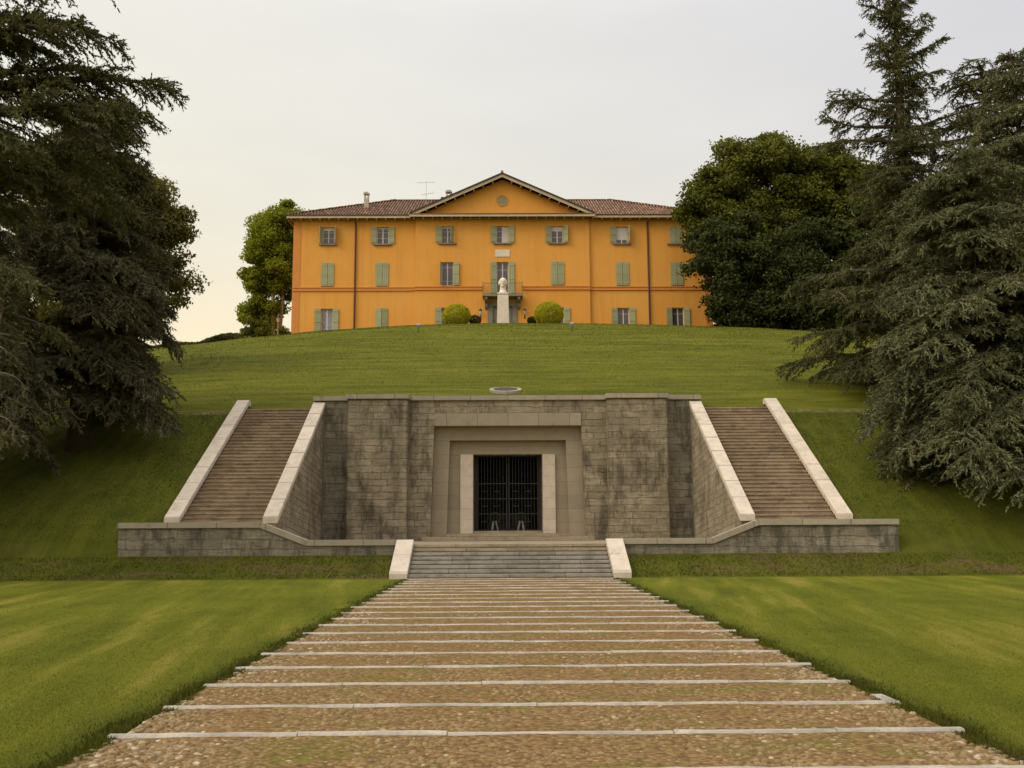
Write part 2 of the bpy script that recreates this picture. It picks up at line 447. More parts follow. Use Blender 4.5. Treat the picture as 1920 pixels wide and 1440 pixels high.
M['cedar'] = mat_leaf('cedar_needles', (.050, .053, .022), (.150, .145, .062), .12, .45)
M['cedar_blue'] = mat_leaf('blue_cedar_needles', (.052, .060, .028), (.205, .205, .105), .12, .5)
M['cedar_dark'] = mat_leaf('dark_cedar_needles', (.055, .053, .029), (.165, .150, .085), .12, .45)
M['oak'] = mat_leaf('holm_oak_leaves', (.052, .060, .012), (.165, .165, .030), .2, .22)
M['oak_dark'] = mat_leaf('dark_evergreen_leaves', (.026, .034, .012), (.078, .088, .026), .12, .3)
M['oak_left'] = mat_leaf('broadleaf_leaves', (.060, .060, .019), (.19, .165, .045), .25, .35)
M['plane'] = mat_leaf('plane_leaves', (.10, .125, .012), (.28, .29, .032), .4, .35)
M['gold'] = mat_leaf('golden_shrub_leaves', (.20, .205, .014), (.56, .50, .034), .3, 1.5)
M['shrub'] = mat_leaf('shrub_leaves', (.035, .05, .015), (.09, .11, .03), .2, 1.0)
M['hedge'] = mat_leaf('rough_hedge_leaves', (.035, .040, .014), (.085, .085, .030), .15, .6)

# ------------------------------------------------------------------ terrain
PR_OFF = ([-300, 33.4, 34.2, 35.65, 36.8, 46.1, 47.0, 50.0, 60.0, 70.0, 76.0, 80.0, 84.0, 90.0, 97.0, 140, 600],
          [0, 0, .16, .70, 1.70, 6.98, 7.45, 8.55, 11.95, 15.15, 16.95, 17.95, 18.75, 19.65, 20.15, 20.5, 20.5])
def hz(x, y):
    x = np.asarray(x, float); y = np.asarray(y, float)
    z = np.interp(y, *PR_OFF)
    k = np.where(x < 0, .0027, .00115)
    xx = np.minimum(np.abs(x), 38)
    drop = k*xx*xx*np.interp(y, [46, 60, 80, 140], [0, .45, 1, 1.0])
    z = z - drop
    # far field on the left rises behind the mound
    far = np.interp(y, [96, 118, 136, 160, 600], [0, 5.9, 9.0, 8.5, 8.5])*np.interp(x, [-27, -21], [1, 0])
    z = z + far
    return z + .03*np.sin(x*.9+y*.5)*np.interp(np.abs(x), [12, 16], [0, 1])*np.interp(y, [36, 40], [0, 1])

def lines(brk, steps):
    out = []
    for i in range(len(brk)-1):
        n = max(1, int(round((brk[i+1]-brk[i])/steps[i])))
        out += [brk[i]+(brk[i+1]-brk[i])*k/n for k in range(n)]
    return out+[brk[-1]]
xs = lines([-400, -120, -50, -12.38, -3.92, -3.27, 3.27, 3.92, 12.38, 50, 120, 400], [70, 5, 1.2, 1, .65, 1.1, .65, 1, 1.2, 5, 70])
ys = lines([-60, 4, 33.4, 35.66, 46.1, 60, 100, 150, 600], [16, 1.6, .28, .5, .6, 1.2, 4, 60])
gx, gy = np.meshgrid(xs, ys); gz = hz(gx, gy)
V = np.stack([gx, gy, gz], -1).reshape(-1, 3)
nx, ny = len(xs), len(ys)
ii, jj = np.meshgrid(np.arange(nx-1), np.arange(ny-1))
a = (jj*nx+ii).ravel()
cxm = ((gx[:-1, :-1]+gx[1:, 1:])/2).ravel(); cym = ((gy[:-1, :-1]+gy[1:, 1:])/2).ravel()
hole = ((np.abs(cxm) < 12.38) & (cym > 35.66) & (cym < 46.1)) | ((np.abs(cxm) < 3.92) & (cym > 33.4) & (cym < 35.7))
Q = np.stack([a, a+1, a+nx+1, a+nx], -1)[~hole]
cy2 = cym[~hole]
me = fast_mesh('ground', V, Q, 4)
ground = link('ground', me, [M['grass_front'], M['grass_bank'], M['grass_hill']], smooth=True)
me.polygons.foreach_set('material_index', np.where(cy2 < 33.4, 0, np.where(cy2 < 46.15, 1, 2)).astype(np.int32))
tag(ground, kind='structure')

# path: earth bed, slightly above the lawn sheet
n = 60
pv = []; 
for k in range(n+1):
    y = -6+39.4*k/n
    for x in np.linspace(-3.27, 3.27, 9): pv.append((x, y, .012+.008*math.sin(x*3+y*1.7)+(.012 if abs(x) < 3 else 0)))
pf = [[k*9+i, k*9+i+1, k*9+i+10, k*9+i+9] for k in range(n) for i in range(8)]
me = fast_mesh('path', pv, pf, 4)
tag(link('path', me, M['path'], smooth=True), kind='structure')

# kerb-stone strips across the path
def strip_mesh():
    s = MB()
    x = -3.32
    while x < 3.30:
        w = min(random.uniform(1.0, 2.1), 3.32-x)
        if 3.32-(x+w) < .5: w = 3.32-x
        y0 = random.uniform(-.008, .008); z1 = .040+random.uniform(-.006, .006)
        m_ = int(max(2, w/.12)); x0, x1 = x+.004, x+w-.004
        vs = []
        for i in range(m_+1):
            xx = x0+(x1-x0)*i/m_
            j = [random.uniform(-.006, .006) for _ in range(4)]
            vs += [(xx, y0-.048+j[0], -.03), (xx, y0-.046+j[1], z1-.018+j[3]*.5), (xx, y0-.030+j[1], z1+j[2]*.4), (xx, y0+.034+j[2], z1+j[3]*.5), (xx, y0+.048+j[0], -.03)]
        fs = []
        for i in range(m_):
            for q in range(4): fs.append([i*5+q, (i+1)*5+q, (i+1)*5+q+1, i*5+q+1])
        fs += [[0, 1, 2, 3, 4], [m_*5+q for q in (4, 3, 2, 1, 0)]]
        s.add(vs, fs)
        x += w
    return s
ords = 'first second third fourth fifth sixth seventh eighth ninth tenth eleventh twelfth thirteenth fourteenth fifteenth sixteenth seventeenth eighteenth nineteenth twentieth last'.split()
for k in range(21):
    y = 6.88+1.290*k
    o = strip_mesh()
    if k == 2:
        o.box(3.20, 3.31, .052, .40, -.03, .036)
    ob = o.build('stone_strip', M['strip'], bevel=0)
    ob.location = (random.uniform(-.03, .03), y, 0)
    tag(ob, 'pale kerb stone strip across the pebble path, %s counting from the viewer' % ords[k], 'kerb strip', 'pale stone strips laid across the path')

# pebbles and cobbles
def pebbles(name, pts, size, m, squash=.5, label='', seed=1):
    g = np.random.default_rng(seed)
    k = 7
    N = len(pts)
    ang = np.linspace(0, 2*np.pi, k, endpoint=False)
    rad = size[0]+(size[1]-size[0])*g.random(N)
    rot = g.random(N)*6.28; asp = .62+.38*g.random(N)
    rings = [(1.0, -.25), (.93, .45), (.55, .88)]
    vs = []
    for rr, zz in rings:
        jit = 1+.18*(g.random((N, k))-.5)
        px = rad[:, None]*rr*np.cos(ang)[None]*jit; py = rad[:, None]*rr*asp[:, None]*np.sin(ang)[None]*jit
        X = pts[:, 0:1]+px*np.cos(rot)[:, None]-py*np.sin(rot)[:, None]
        Y = pts[:, 1:2]+px*np.sin(rot)[:, None]+py*np.cos(rot)[:, None]
        Z = pts[:, 2:3]+rad[:, None]*squash*zz*np.ones((1, k))
        vs.append(np.stack([X, Y, Z], -1))
    top = np.stack([pts[:, 0], pts[:, 1], pts[:, 2]+rad*squash], -1)[:, None]
    A = np.concatenate(vs+[top], 1)
    per = 3*k+1
    f = []
    for r_ in range(2):
        for i in range(k):
            j = (i+1) % k
            f += [[r_*k+i, r_*k+j, (r_+1)*k+j], [r_*k+i, (r_+1)*k+j, (r_+1)*k+i]]
    for i in range(k): f.append([2*k+i, 2*k+(i+1) % k, 3*k])
    F = (np.array(f)[None]+(np.arange(N)*per)[:, None, None]).reshape(-1, 3)
    o = link(name, fast_mesh(name, A.reshape(-1, 3), F), m, smooth=True)
    return tag(o, label, 'pebbles', kind='stuff')
def scatter(N, x0, x1, y0, y1, g, p=1.0):
    u = g.random(N)
    y = 1/((1/y0)**p+u*((1/y1)**p-(1/y0)**p))**(1/p)
    return np.stack([x0+(x1-x0)*g.random(N), y, np.full(N, .012)], -1)
def off_strip(P):
    d = np.abs((P[:, 1]-6.88+.645) % 1.290-.645)
    return P[d > .10]
P = off_strip(scatter(30000, -3.2, 3.2, 5.6, 33.2, rng, .55))
pebbles('pebbles', P, (.014, .036), M['pebble'], .62, 'small brown rounded pebbles set in the earth of the path')
pts = []
for sgn in (-1, 1):
    g = rng
    Pq = scatter(1500, 0, 1, 5.6, 33.2, g, .4)
    w = .95*(g.random(len(Pq))**1.3) if sgn < 0 else .75*(g.random(len(Pq))**1.6)
    Pq[:, 0] = sgn*(3.25-w)
    keep = (np.sin(Pq[:, 1]*1.1+sgn)+np.sin(Pq[:, 1]*2.9) + (1.1 if sgn < 0 else .3)) > g.random(len(Pq))*1.6-.4
    pts.append(Pq[keep])
P = off_strip(np.concatenate(pts)); P[:, 2] = .014
pebbles('cobbles', P, (.020, .040), M['cobble'], .50, 'whitish rounded cobbles in bands along both edges of the path', 3)

# short grass blades in the near lawn and rough tufts at the path edge
def blades(name, P, h, w, m, label):
    g = np.random.default_rng(5); N = len(P)
    a = g.random(N)*6.28; hh = h[0]+(h[1]-h[0])*g.random(N); d = np.maximum(P[:, 1], 6)/10
    ww = w*d*(.7+.6*g.random(N))
    lean = 1.0*hh[:, None]*(g.random((N, 2))-.5)*2
    A = np.empty((N, 3, 3))
    A[:, 0] = P+np.stack([-ww*np.cos(a), -ww*np.sin(a), -.005+0*a], -1)
    A[:, 1] = P+np.stack([ww*np.cos(a), ww*np.sin(a), -.005+0*a], -1)
    A[:, 2] = P+np.concatenate([lean, hh[:, None]], 1)
    o = link(name, fast_mesh(name, A.reshape(-1, 3), np.arange(3*N).reshape(-1, 3)), m)
    return tag(o, label, 'grass', kind='stuff')
N = 330000
y = 1/((1/5.6)+rng.random(N)*((1/31.)-(1/5.6)))
x = (rng.random(N)*2-1)*(y*.56+1.0)+.1
k = np.abs(x) > 3.30+.09*np.sin(y*2.3)+.05*np.sin(y*7.1+x*3)
P = np.stack([x, y, np.zeros(N)], -1)[k]
blades('lawn_blades', P, (.006, .016), .0045, M['grass_front'], 'short mown grass covering the lawns on both sides of the path')
N = 42000
y = 1/((1/5.6)+rng.random(N)*((1/33.)-(1/5.6)))
s_ = np.where(rng.random(N) < .5, -1, 1)
x = s_*(3.27+np.abs(rng.normal(0, .13, N))-.05+.05*np.sin(y*3.1))
blades('edge_tufts', np.stack([x, y, np.zeros(N)], -1), (.015, .055), .0055, M['grass_bank'], 'longer dark grass tufts fringing the path edges')
N = 110000
y = 46.5+rng.random(N)**.8*38; x = (rng.random(N)*2-1)*(y*.45)
P = np.stack([x, y, hz(x, y)], -1)
blades('hill_grass', P, (.012, .045), .0042, M['grass_hill'], 'mown grass on the domed mound between the mausoleum and the villa')
N = 70000
y = 36.2+rng.random(N)*9.8; x = (12.5+rng.random(N)*14)*np.where(rng.random(N) < .5, -1, 1)
P = np.stack([x, y, hz(x, y)], -1)
blades('slope_grass', P, (.015, .05), .0045, M['grass_bank'], 'mown grass on the steep banks beside the two staircases')
N = 22000
y = 33.5+rng.random(N)*2.1; x = (rng.random(N)*2-1)*20
k = np.abs(x) > 3.95
P = np.stack([x, y, hz(x, y)], -1)[k]
blades('bank_tufts', P, (.02, .07), .005, M['grass_bank'], 'rough unmown grass on the low bank below the terrace wall')

# ------------------------------------------------------------------ mausoleum
F = 46.0
g_m = thing('mausoleum', (0, F, 1.07), 'broad grey stone mausoleum front with a recessed barred doorway, set into the grass mound', 'mausoleum')
w = MB()
w.prism([(-4.6, .6), (-3.52, .6), (-3.35, 6.24), (-3.35, 7.41), (-4.6, 7.41)], 'y', F, F+.6)
w.prism([(4.6, .6), (3.52, .6), (3.35, 6.24), (3.35, 7.41), (4.6, 7.41)], 'y', F, F+.6)
w.box(-3.35, 3.35, F, F+.6, 6.82, 7.41)
w.build('wall', M['wall_stone'], g_m)
for s in (-1, 1):
    MB().box(min(s*7.2, s*8.38), max(s*7.2, s*8.38), F, F+.6, .6, 7.41).build('recess_wall', M['low_stone'], g_m)
    x0, x1 = sorted((s*4.5, s*7.2))
    p = MB().box(x0, x1, F-.62, F+.3, .6, 7.41)
    p.build('pilaster', M['wall_stone'], g_m, bevel=.05)
    c = MB().box(x0-.06, x1+.06, F-.72, F+.62, 7.41, 7.63); c.build('pilaster_coping', M['coping'], g_m, bevel=.015)
    c = MB().box(*sorted((s*(7.26), s*8.86)), F-.10, F+.62, 7.41, 7.63); c.build('coping', M['coping'], g_m, bevel=.015)
MB().box(-4.44, 4.44, F-.10, F+.62, 7.41, 7.63).build('coping', M['coping'], g_m, bevel=.015)
MB().box(-3.35, 3.35, F-.05, F+.6, 6.24, 6.82).build('lintel', M['dressed'], g_m, bevel=.01)
# stepped frames of the portal
f1 = MB()
f1.prism([(-3.62, 1.0), (-2.80, 1.0), (-2.66, 5.62), (-2.66, 6.26), (-3.42, 6.26)], 'y', F+.42, F+1.3)
f1.prism([(3.62, 1.0), (2.80, 1.0), (2.66, 5.62), (2.66, 6.26), (3.42, 6.26)], 'y', F+.42, F+1.3)
f1.box(-2.66, 2.66, F+.42, F+1.3, 5.62, 6.26)
f1.build('outer_frame', M['dressed_v'], g_m)
f2 = MB()
f2.prism([(-2.9, 1.0), (-1.58, 1.0), (-1.58, 5.0), (-1.58, 5.66), (-2.75, 5.66)], 'y', F+.80, F+1.9)
f2.prism([(2.9, 1.0), (1.58, 1.0), (1.58, 5.0), (1.58, 5.66), (2.75, 5.66)], 'y', F+.80, F+1.9)
f2.box(-1.58, 1.58, F+.80, F+1.9, 5.0, 5.66)
f2.build('inner_frame', M['dressed_v'], g_m)
for s in (-1, 1):
    x0, x1 = sorted((s*1.60, s*2.18))
    MB().box(x0, x1, F+.66, F+.95, 1.38, 4.99).build('door_jamb', M['marble_v'], g_m, bevel=.012)
MB().box(-1.58, 1.58, F+.8, F+2.2, 1.0, 1.50).build('sill', M['landing'], g_m, bevel=.015)
# crypt behind the gate: walls, floor, vault
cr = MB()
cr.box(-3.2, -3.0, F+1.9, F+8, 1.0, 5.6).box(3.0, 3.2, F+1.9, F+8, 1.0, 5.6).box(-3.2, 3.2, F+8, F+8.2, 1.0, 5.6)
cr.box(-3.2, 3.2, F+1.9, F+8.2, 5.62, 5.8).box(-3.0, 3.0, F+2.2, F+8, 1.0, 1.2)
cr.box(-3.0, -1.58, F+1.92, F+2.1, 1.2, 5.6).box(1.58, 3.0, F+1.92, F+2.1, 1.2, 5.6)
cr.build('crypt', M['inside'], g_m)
# gate
gt = thing('gate', (0, F+1.5, 1.5), None, None); gt.parent = g_m; gt.location = (0, 1.5, .43)
fr = MB()
Yg = F+1.50
for x0, x1 in ((-1.42, -.03), (.03, 1.42)):
    fr.box(x0, x0+.05, Yg-.02, Yg+.02, 1.51, 4.98); fr.box(x1-.05, x1, Yg-.02, Yg+.02, 1.51, 4.98)
    for z in (1.54, 2.28, 2.98, 3.68, 4.94): fr.box(x0+.05, x1-.05, Yg-.018, Yg+.018, z-.018, z+.018)
    nb = 9
    for k in range(1, nb):
        xx = x0+.05+(x1-x0-.1)*k/nb
        for za, zb in ((1.56, 2.26), (2.30, 2.96), (3.00, 3.66), (3.70, 4.92)): fr.box(xx-.011, xx+.011, Yg-.012, Yg+.012, za, zb)
    for zc in (1.92, 2.64, 3.32):
        for k in (1, 5):
            a0 = x0+.05+(x1-x0-.1)*k/nb; a1 = x0+.05+(x1-x0-.1)*(k+2)/nb
            fr.box(a0+.012, a1-.012, Yg-.03, Yg-.014, zc-.014, zc+.014)
    # leaf ring
me_g = fr
def child(name, mb, m, parent, **kw):
    o = mb.build(name, m, None, **kw); base = parent_world(parent)
    o.data.transform(Matrix.Translation(-base)); o.parent = parent; return o
# split the two leaves
left, right = MB(), MB()
i = 0
for k in range(0, len(fr.v), 8):
    tgt = left if fr.v[k][0] < 0 else right
    tgt.add(fr.v[k:k+8], [[0,3,2,1],[4,5,6,7],[0,1,5,4],[1,2,6,5],[2,3,7,6],[3,0,4,7]])
child('gate_leaf', left, M['dark_metal'], gt); child('gate_leaf', right, M['dark_metal'], gt)
for s in (-1, 1): child('gate_post', MB().box(*sorted((s*1.56, s*1.44)), Yg-.03, Yg+.03, 1.50, 5.0), M['dark_metal'], gt)
# tomb and wreath stand dimly seen behind the bars
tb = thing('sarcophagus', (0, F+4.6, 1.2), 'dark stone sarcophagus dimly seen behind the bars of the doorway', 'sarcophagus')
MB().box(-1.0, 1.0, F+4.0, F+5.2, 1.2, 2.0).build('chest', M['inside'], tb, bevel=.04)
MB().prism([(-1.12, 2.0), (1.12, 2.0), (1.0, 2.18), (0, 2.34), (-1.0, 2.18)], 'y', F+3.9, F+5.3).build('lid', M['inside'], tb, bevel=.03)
for s in (-1, 1):
    rs = thing('wreath_stand', (s*.62, F+2.75, 1.2), 'spindly wreath stand with pale ribbons behind the %s gate leaf' % ('left' if s < 0 else 'right'), 'wreath stand', 'wreath stands behind the gate')
    q = MB()
    for dx, dy in ((-.28, -.1), (.28, -.1), (0, .25)): q.tube([(s*.62+dx, F+2.75+dy, 1.2), (s*.62, F+2.75, 2.25)], .018, 6)
    q.build('tripod', M['dark_metal'], rs)
    wr = MB()
    ring = [(s*.62+.24*math.cos(t), F+2.66, 2.10+.24*math.sin(t)) for t in np.linspace(0, 2*math.pi, 17)]
    wr.tube(ring, .055, 8, cap=False); wr.build('wreath', M['shrub'], rs)
    rb = MB().prism([(s*.62-.10, 1.95), (s*.62-.02, 1.97), (s*.62-.10, 1.35), (s*.62-.20, 1.38)], 'y', F+2.60, F+2.605)
    rb.prism([(s*.62+.10, 1.95), (s*.62+.02, 1.97), (s*.62+.12, 1.42), (s*.62+.2, 1.40)], 'y', F+2.58, F+2.585)
    rb.build('ribbon', M['white_cloth'], rs)

# steps before the portal and terrace paving
tr = thing('terrace', (0, 41, 1.07), 'stone paved terrace in front of the mausoleum doorway with two low platform steps', 'terrace')
MB().box(-7.1, 7.1, 35.98, F-.001, .7, 1.07).build('paving', M['landing'], tr)
for s in (-1, 1):
    MB().box(*sorted((s*7.1, s*8.33)), 37.0, F-.001, .7, 1.068).build('paving', M['landing'], tr)
MB().box(-3.78, 3.78, F-1.25, F+.41, 1.072, 1.25).build('lower_step', M['landing'], tr, bevel=.015)
MB().box(-2.74, 2.74, F-.55, F+.79, 1.252, 1.38).build('upper_step', M['landing'], tr, bevel=.015)

# front steps
fs_ = thing('front_steps', (0, 33.4, 0), 'wide low flight of grey stone steps at the end of the path', 'steps')
for k in range(8):
    q = MB()
    y0 = 33.42+.30*k
    x = -3.33; rr = random.Random(k)
    while x < 3.32:
        ww = min(rr.uniform(1.2, 2.0), 3.33-x)
        if 3.33-(x+ww) < .5: ww = 3.33-x
        jz = rr.uniform(-.004, .004)
        ya_ = y0+rr.uniform(-.006, .006); yb_ = y0+.36 if k < 7 else 35.98
        q.box(x+.004, x+ww-.004, ya_-.025, yb_, .134*(k+1)-.10, .134*(k+1)+jz)
        q.box(x+.004, x+ww-.004, ya_+.01, yb_, .134*k-.3, .134*(k+1)-.1005)
        x += ww
    q.build('step', M['front_steps'] if k < 6 else M['landing'], fs_, bevel=.012)
for s in (-1, 1):
    x0, x1 = sorted((s*3.335, s*3.925))
    MB().prism([(33.30, -.2), (33.30, .17), (33.34, .23), (35.58, 1.24), (35.72, 1.24), (35.72, -.2)], 'x', x0, x1).build('cheek_block', M['marble'], fs_, bevel=.012)

# low terrace walls left and right
for s in (-1, 1):
    side = 'left' if s < 0 else 'right'
    tw = thing('terrace_wall', (s*8, 35.7, .7), 'long low stone retaining wall with grey coping on the %s of the front steps, stepping up outwards' % side, 'retaining wall', 'retaining walls of the terrace')
    prof = [(3.93, .1), (13.58, .1), (13.58, 1.67), (8.70, 1.67), (7.08, 1.04), (3.93, 1.04)]
    pp = [(s*a, b) for a, b in prof]
    MB().prism(pp, 'y', 35.66, 35.97).build('wall', M['low_stone'], tw)
    for seg in ([(3.93, 1.04), (7.08, 1.04), (7.04, 1.24), (3.93, 1.24)], [(7.084, 1.04), (8.70, 1.67), (8.66, 1.87), (7.044, 1.24)],
                [(8.704, 1.67), (13.62, 1.67), (13.62, 1.87), (8.664, 1.87)]):
        MB().prism([(s*a, b) for a, b in seg], 'y', 35.60, 36.0).build('coping', M['coping'], tw, bevel=.012)
    # end return of the wall and the raised stair-foot landing
    MB().box(*sorted((s*13.25, s*13.58)), 35.97, 37.4, .3, 1.66).build('return_wall', M['low_stone'], tw)
    MB().box(*sorted((s*8.72, s*13.25)), 35.99, 36.84, .3, 1.74).build('landing', M['landing'], tw)
    for k in range(3):
        MB().box(*sorted((s*(7.12+.42*k), s*8.70)), 36.01, 36.99, .7+.01*k, 1.07+.165*(k+1)).build('step', M['landing'], tw, bevel=.01)

# side staircases
NS = 33; Y0, Y1, Z0, Z1 = 36.84, 46.1, 1.76, 7.03
for s in (-1, 1):
    side = 'left' if s < 0 else 'right'
    st = thing('side_staircase', (s*10.3, Y0, 1.7), 'long steep stone staircase between two pale sloping parapets, climbing the mound on the %s' % side, 'staircase', 'twin staircases flanking the mausoleum')
    rr = random.Random(20+s)
    for k in range(NS):
        q = MB(); y0 = Y0+(Y1-Y0)*k/NS; z1 = Z0+(Z1-Z0)*(k+1)/NS
        x = 8.86; xe = 11.86
        while x < xe-.01:
            ww = min(rr.uniform(.8, 1.5), xe-x)
            if xe-(x+ww) < .4: ww = xe-x
            jj_ = rr.uniform(-.007, .007)
            ya_ = y0+rr.uniform(-.014, .010)
            q.box(*sorted((s*(x+.003), s*(x+ww-.003))), ya_-.042, y0+.36, z1-.062, z1+jj_)
            q.box(*sorted((s*(x+.003), s*(x+ww-.003))), ya_, y0+.36, z1-.30, z1-.0625)
            x += ww
        q.build('step', M['steps'], st)
    # parapet walls (sloped top) and their pale copings
    sl = (7.36-2.07)/9.2
    for nm, xa, xb, zc in (('inner', 8.34, 8.84, 2.07), ('outer', 11.87, 12.38, 2.07)):
        ya, yb = 36.82, 46.0 if nm == 'inner' else 46.25
        zt = lambda yy: zc+sl*(yy-36.8)
        x0, x1 = sorted((s*xa, s*xb))
        MB().prism([(ya+.02, .5), (ya+.02, zt(ya)-.24), (yb-.02, zt(yb)-.24), (yb-.02, .5)], 'x', x0+.01, x1-.01).build(
            'parapet_wall', M['side_stone'] if nm == 'inner' else M['wall_stone'], st, tilt=.10 if nm == 'inner' else 0)
        nb = 8
        cp = MB()
        for k in range(nb):
            a0 = ya-.04+(yb-ya+.04)*k/nb; a1 = ya-.04+(yb-ya+.04)*(k+1)/nb-.005
            dz = rr.uniform(-.004, .006)
            cp.prism([(a0, zt(a0)-.235), (a0, zt(a0)+dz), (a1, zt(a1)+dz), (a1, zt(a1)-.235)], 'x', x0-.025, x1+.025)
        if nm == 'outer':
            cp.prism([(yb+.0, zt(yb)-.28), (yb+.0, zt(yb)), (yb+.3, zt(yb)-.02), (yb+.3, zt(yb)-.28)], 'x', x0-.025, x1+.025)
        cp.build('parapet_coping', M['marble'], st, bevel=.015)

# round skylight kerb in the mound
rg = MB()
ring = [(.78*math.cos(t), 49.4+.78*math.sin(t)) for t in np.linspace(0, 2*math.pi, 33)[:-1]]
zr = float(hz(0, 49.4))
rg = thing('round_skylight', (-.08, 49.4, zr), 'low round stone ring with a dark iron lid lying in the grass above the mausoleum', 'skylight')
def tilted_ring(r0, r1, z0, z1, n=36):
    s = MB(); vs = []
    for r_, z_ in ((r0, z0), (r1, z0), (r1, z1), (r0, z1)):
        for k in range(n):
            t = 2*math.pi*k/n; x = r_*math.cos(t); y = r_*math.sin(t)
            vs.append((-.08+x, 49.4+y, zr+.05+z_+y*.27))
    fs = []
    for a_ in range(4):
        b_ = (a_+1) % 4
        for k in range(n): fs.append([a_*n+k, a_*n+(k+1) % n, b_*n+(k+1) % n, b_*n+k])
    return s.add(vs, fs)
tilted_ring(.60, .80, -.45, .02).build('kerb_ring', M['coping'], rg)
tilted_ring(.02, .598, -.02, .035).build('lid', M['inside'], rg)

# ------------------------------------------------------------------ villa
HX, HY = -.15, 97.0
hs = thing('villa', (HX, HY, 20), 'long three storey orange villa with central pediment and green shutters atop the mound', 'villa')
cols = [HX+d for d in (-17.15, -11.8, -5.4, 0, 5.4, 11.8, 17.15)]
rows = dict(top=(29.42, 31.14), mid=(25.15, 27.50), gr=(20.3, 22.93))
EZ = 32.05
def facade(x0, x1, y, holes, z0, z1, depth=.32):
    s = MB()
    X = sorted(set([x0, x1]+[h[0] for h in holes]+[h[1] for h in holes]))
    Z = sorted(set([z0, z1]+[h[2] for h in holes]+[h[3] for h in holes]))
    for i in range(len(X)-1):
        for j in range(len(Z)-1):
            cx, cz = (X[i]+X[i+1])/2, (Z[j]+Z[j+1])/2
            if any(h[0] < cx < h[1] and h[2] < cz < h[3] for h in holes): continue
            s.add([(X[i], y, Z[j]), (X[i+1], y, Z[j]), (X[i+1], y, Z[j+1]), (X[i], y, Z[j+1])], [[0, 1, 2, 3]])
    for a, b, c, d in holes:
        s.add([(a, y, c), (a, y+depth, c), (a, y+depth, d), (a, y, d)], [[0, 1, 2, 3]])
        s.add([(b, y, c), (b, y+depth, c), (b, y+depth, d), (b, y, d)], [[3, 2, 1, 0]])
        s.add([(a, y, d), (a, y+depth, d), (b, y+depth, d), (b, y, d)], [[0, 1, 2, 3]])
        s.add([(a, y, c), (a, y+depth, c), (b, y+depth, c), (b, y, c)], [[3, 2, 1, 0]])
    return s
YB = HY-.28    # plane of the projecting centre bay
spec = []
WW = .58
for ci, cx in enumerate(cols):
    for rn, (za, zb) in rows.items():
        if ci == 3 and rn == 'gr': spec.append((ci, rn, cx-.95, cx+.95, 20.2, 23.05)); continue
        if ci == 3 and rn == 'mid': za = 24.02
        spec.append((ci, rn, cx-WW, cx+WW, za, zb))
BX = 8.55
wl = MB()
for (x0, x1, y, sel) in ((HX-20.55, HX-BX, HY, (0, 1)), (HX-BX, HX+BX, YB, (2, 3, 4)), (HX+BX, HX+20.55, HY, (5, 6))):
    q = facade(x0, x1, y, [(a, b, c, d) for ci, rn, a, b, c, d in spec if ci in sel], 17.5, EZ)
    wl.add(q.v, q.f)
for s in (-1, 1):
    x = HX+s*BX; wl.add([(x, YB, 17.5), (x, HY, 17.5), (x, HY, EZ), (x, YB, EZ)], [[0, 1, 2, 3]])
    x = HX+s*20.55; wl.add([(x, HY, 17.5), (x, HY+16, 17.5), (x, HY+16, EZ), (x, HY, EZ)], [[0, 1, 2, 3]])
wl.add([(HX-20.55, HY+16, 17.5), (HX+20.55, HY+16, 17.5), (HX+20.55, HY+16, EZ), (HX-20.55, HY+16, EZ)], [[0, 1, 2, 3]])
wall_o = wl.build('wall', M['render'], hs)
# wide bands of the darker trim colour at the corners
for s in (-1, 1):
    x0, x1 = sorted((HX+s*20.58, HX+s*19.85))
    MB().box(x0, x1, HY-.035, HY-.004, 17.5, EZ-.5).build('corner_band', M['render_trim'], hs)

def leaf_shutter(cx, z0, z1, wdt, hinge_x, sgn, ang, y):
    """one shutter leaf: board, three battens; hinged at hinge_x, sgn=+1 extends to +x when closed; ang: degrees opened"""
    s = MB(); hgt = z1-z0
    def put(u0, u1, t0, t1, a, b):
        # u along leaf, t thickness outwards
        th = R(ang); out = []
        for (u, t_) in ((u0, t0), (u1, t0), (u1, t1), (u0, t1)):
            dx = sgn*math.cos(th); dy = -math.sin(th)      # leaf direction
            nx_ = -sgn*math.sin(th)*-1; 
            n_ = (-sgn*math.sin(th), -math.cos(th))          # outward normal
            out.append((hinge_x+dx*u+n_[0]*t_, y+dy*u+n_[1]*t_))
        s.add([(p[0], p[1], a) for p in out]+[(p[0], p[1], b) for p in out],
              [[0,3,2,1],[4,5,6,7],[0,1,5,4],[1,2,6,5],[2,3,7,6],[3,0,4,7]])
    nb = 3
    for k in range(nb):
        put(wdt*k/nb+.006, wdt*(k+1)/nb-.006, 0, .035, z0, z1)
    if ang < 90:
        pass
    for f in (.10, .50, .90):
        z = z0+hgt*f
        put(.02, wdt-.02, -.03 if ang > 90 else .036, -.001 if ang > 90 else .05, z-.05, z+.05)
    return s

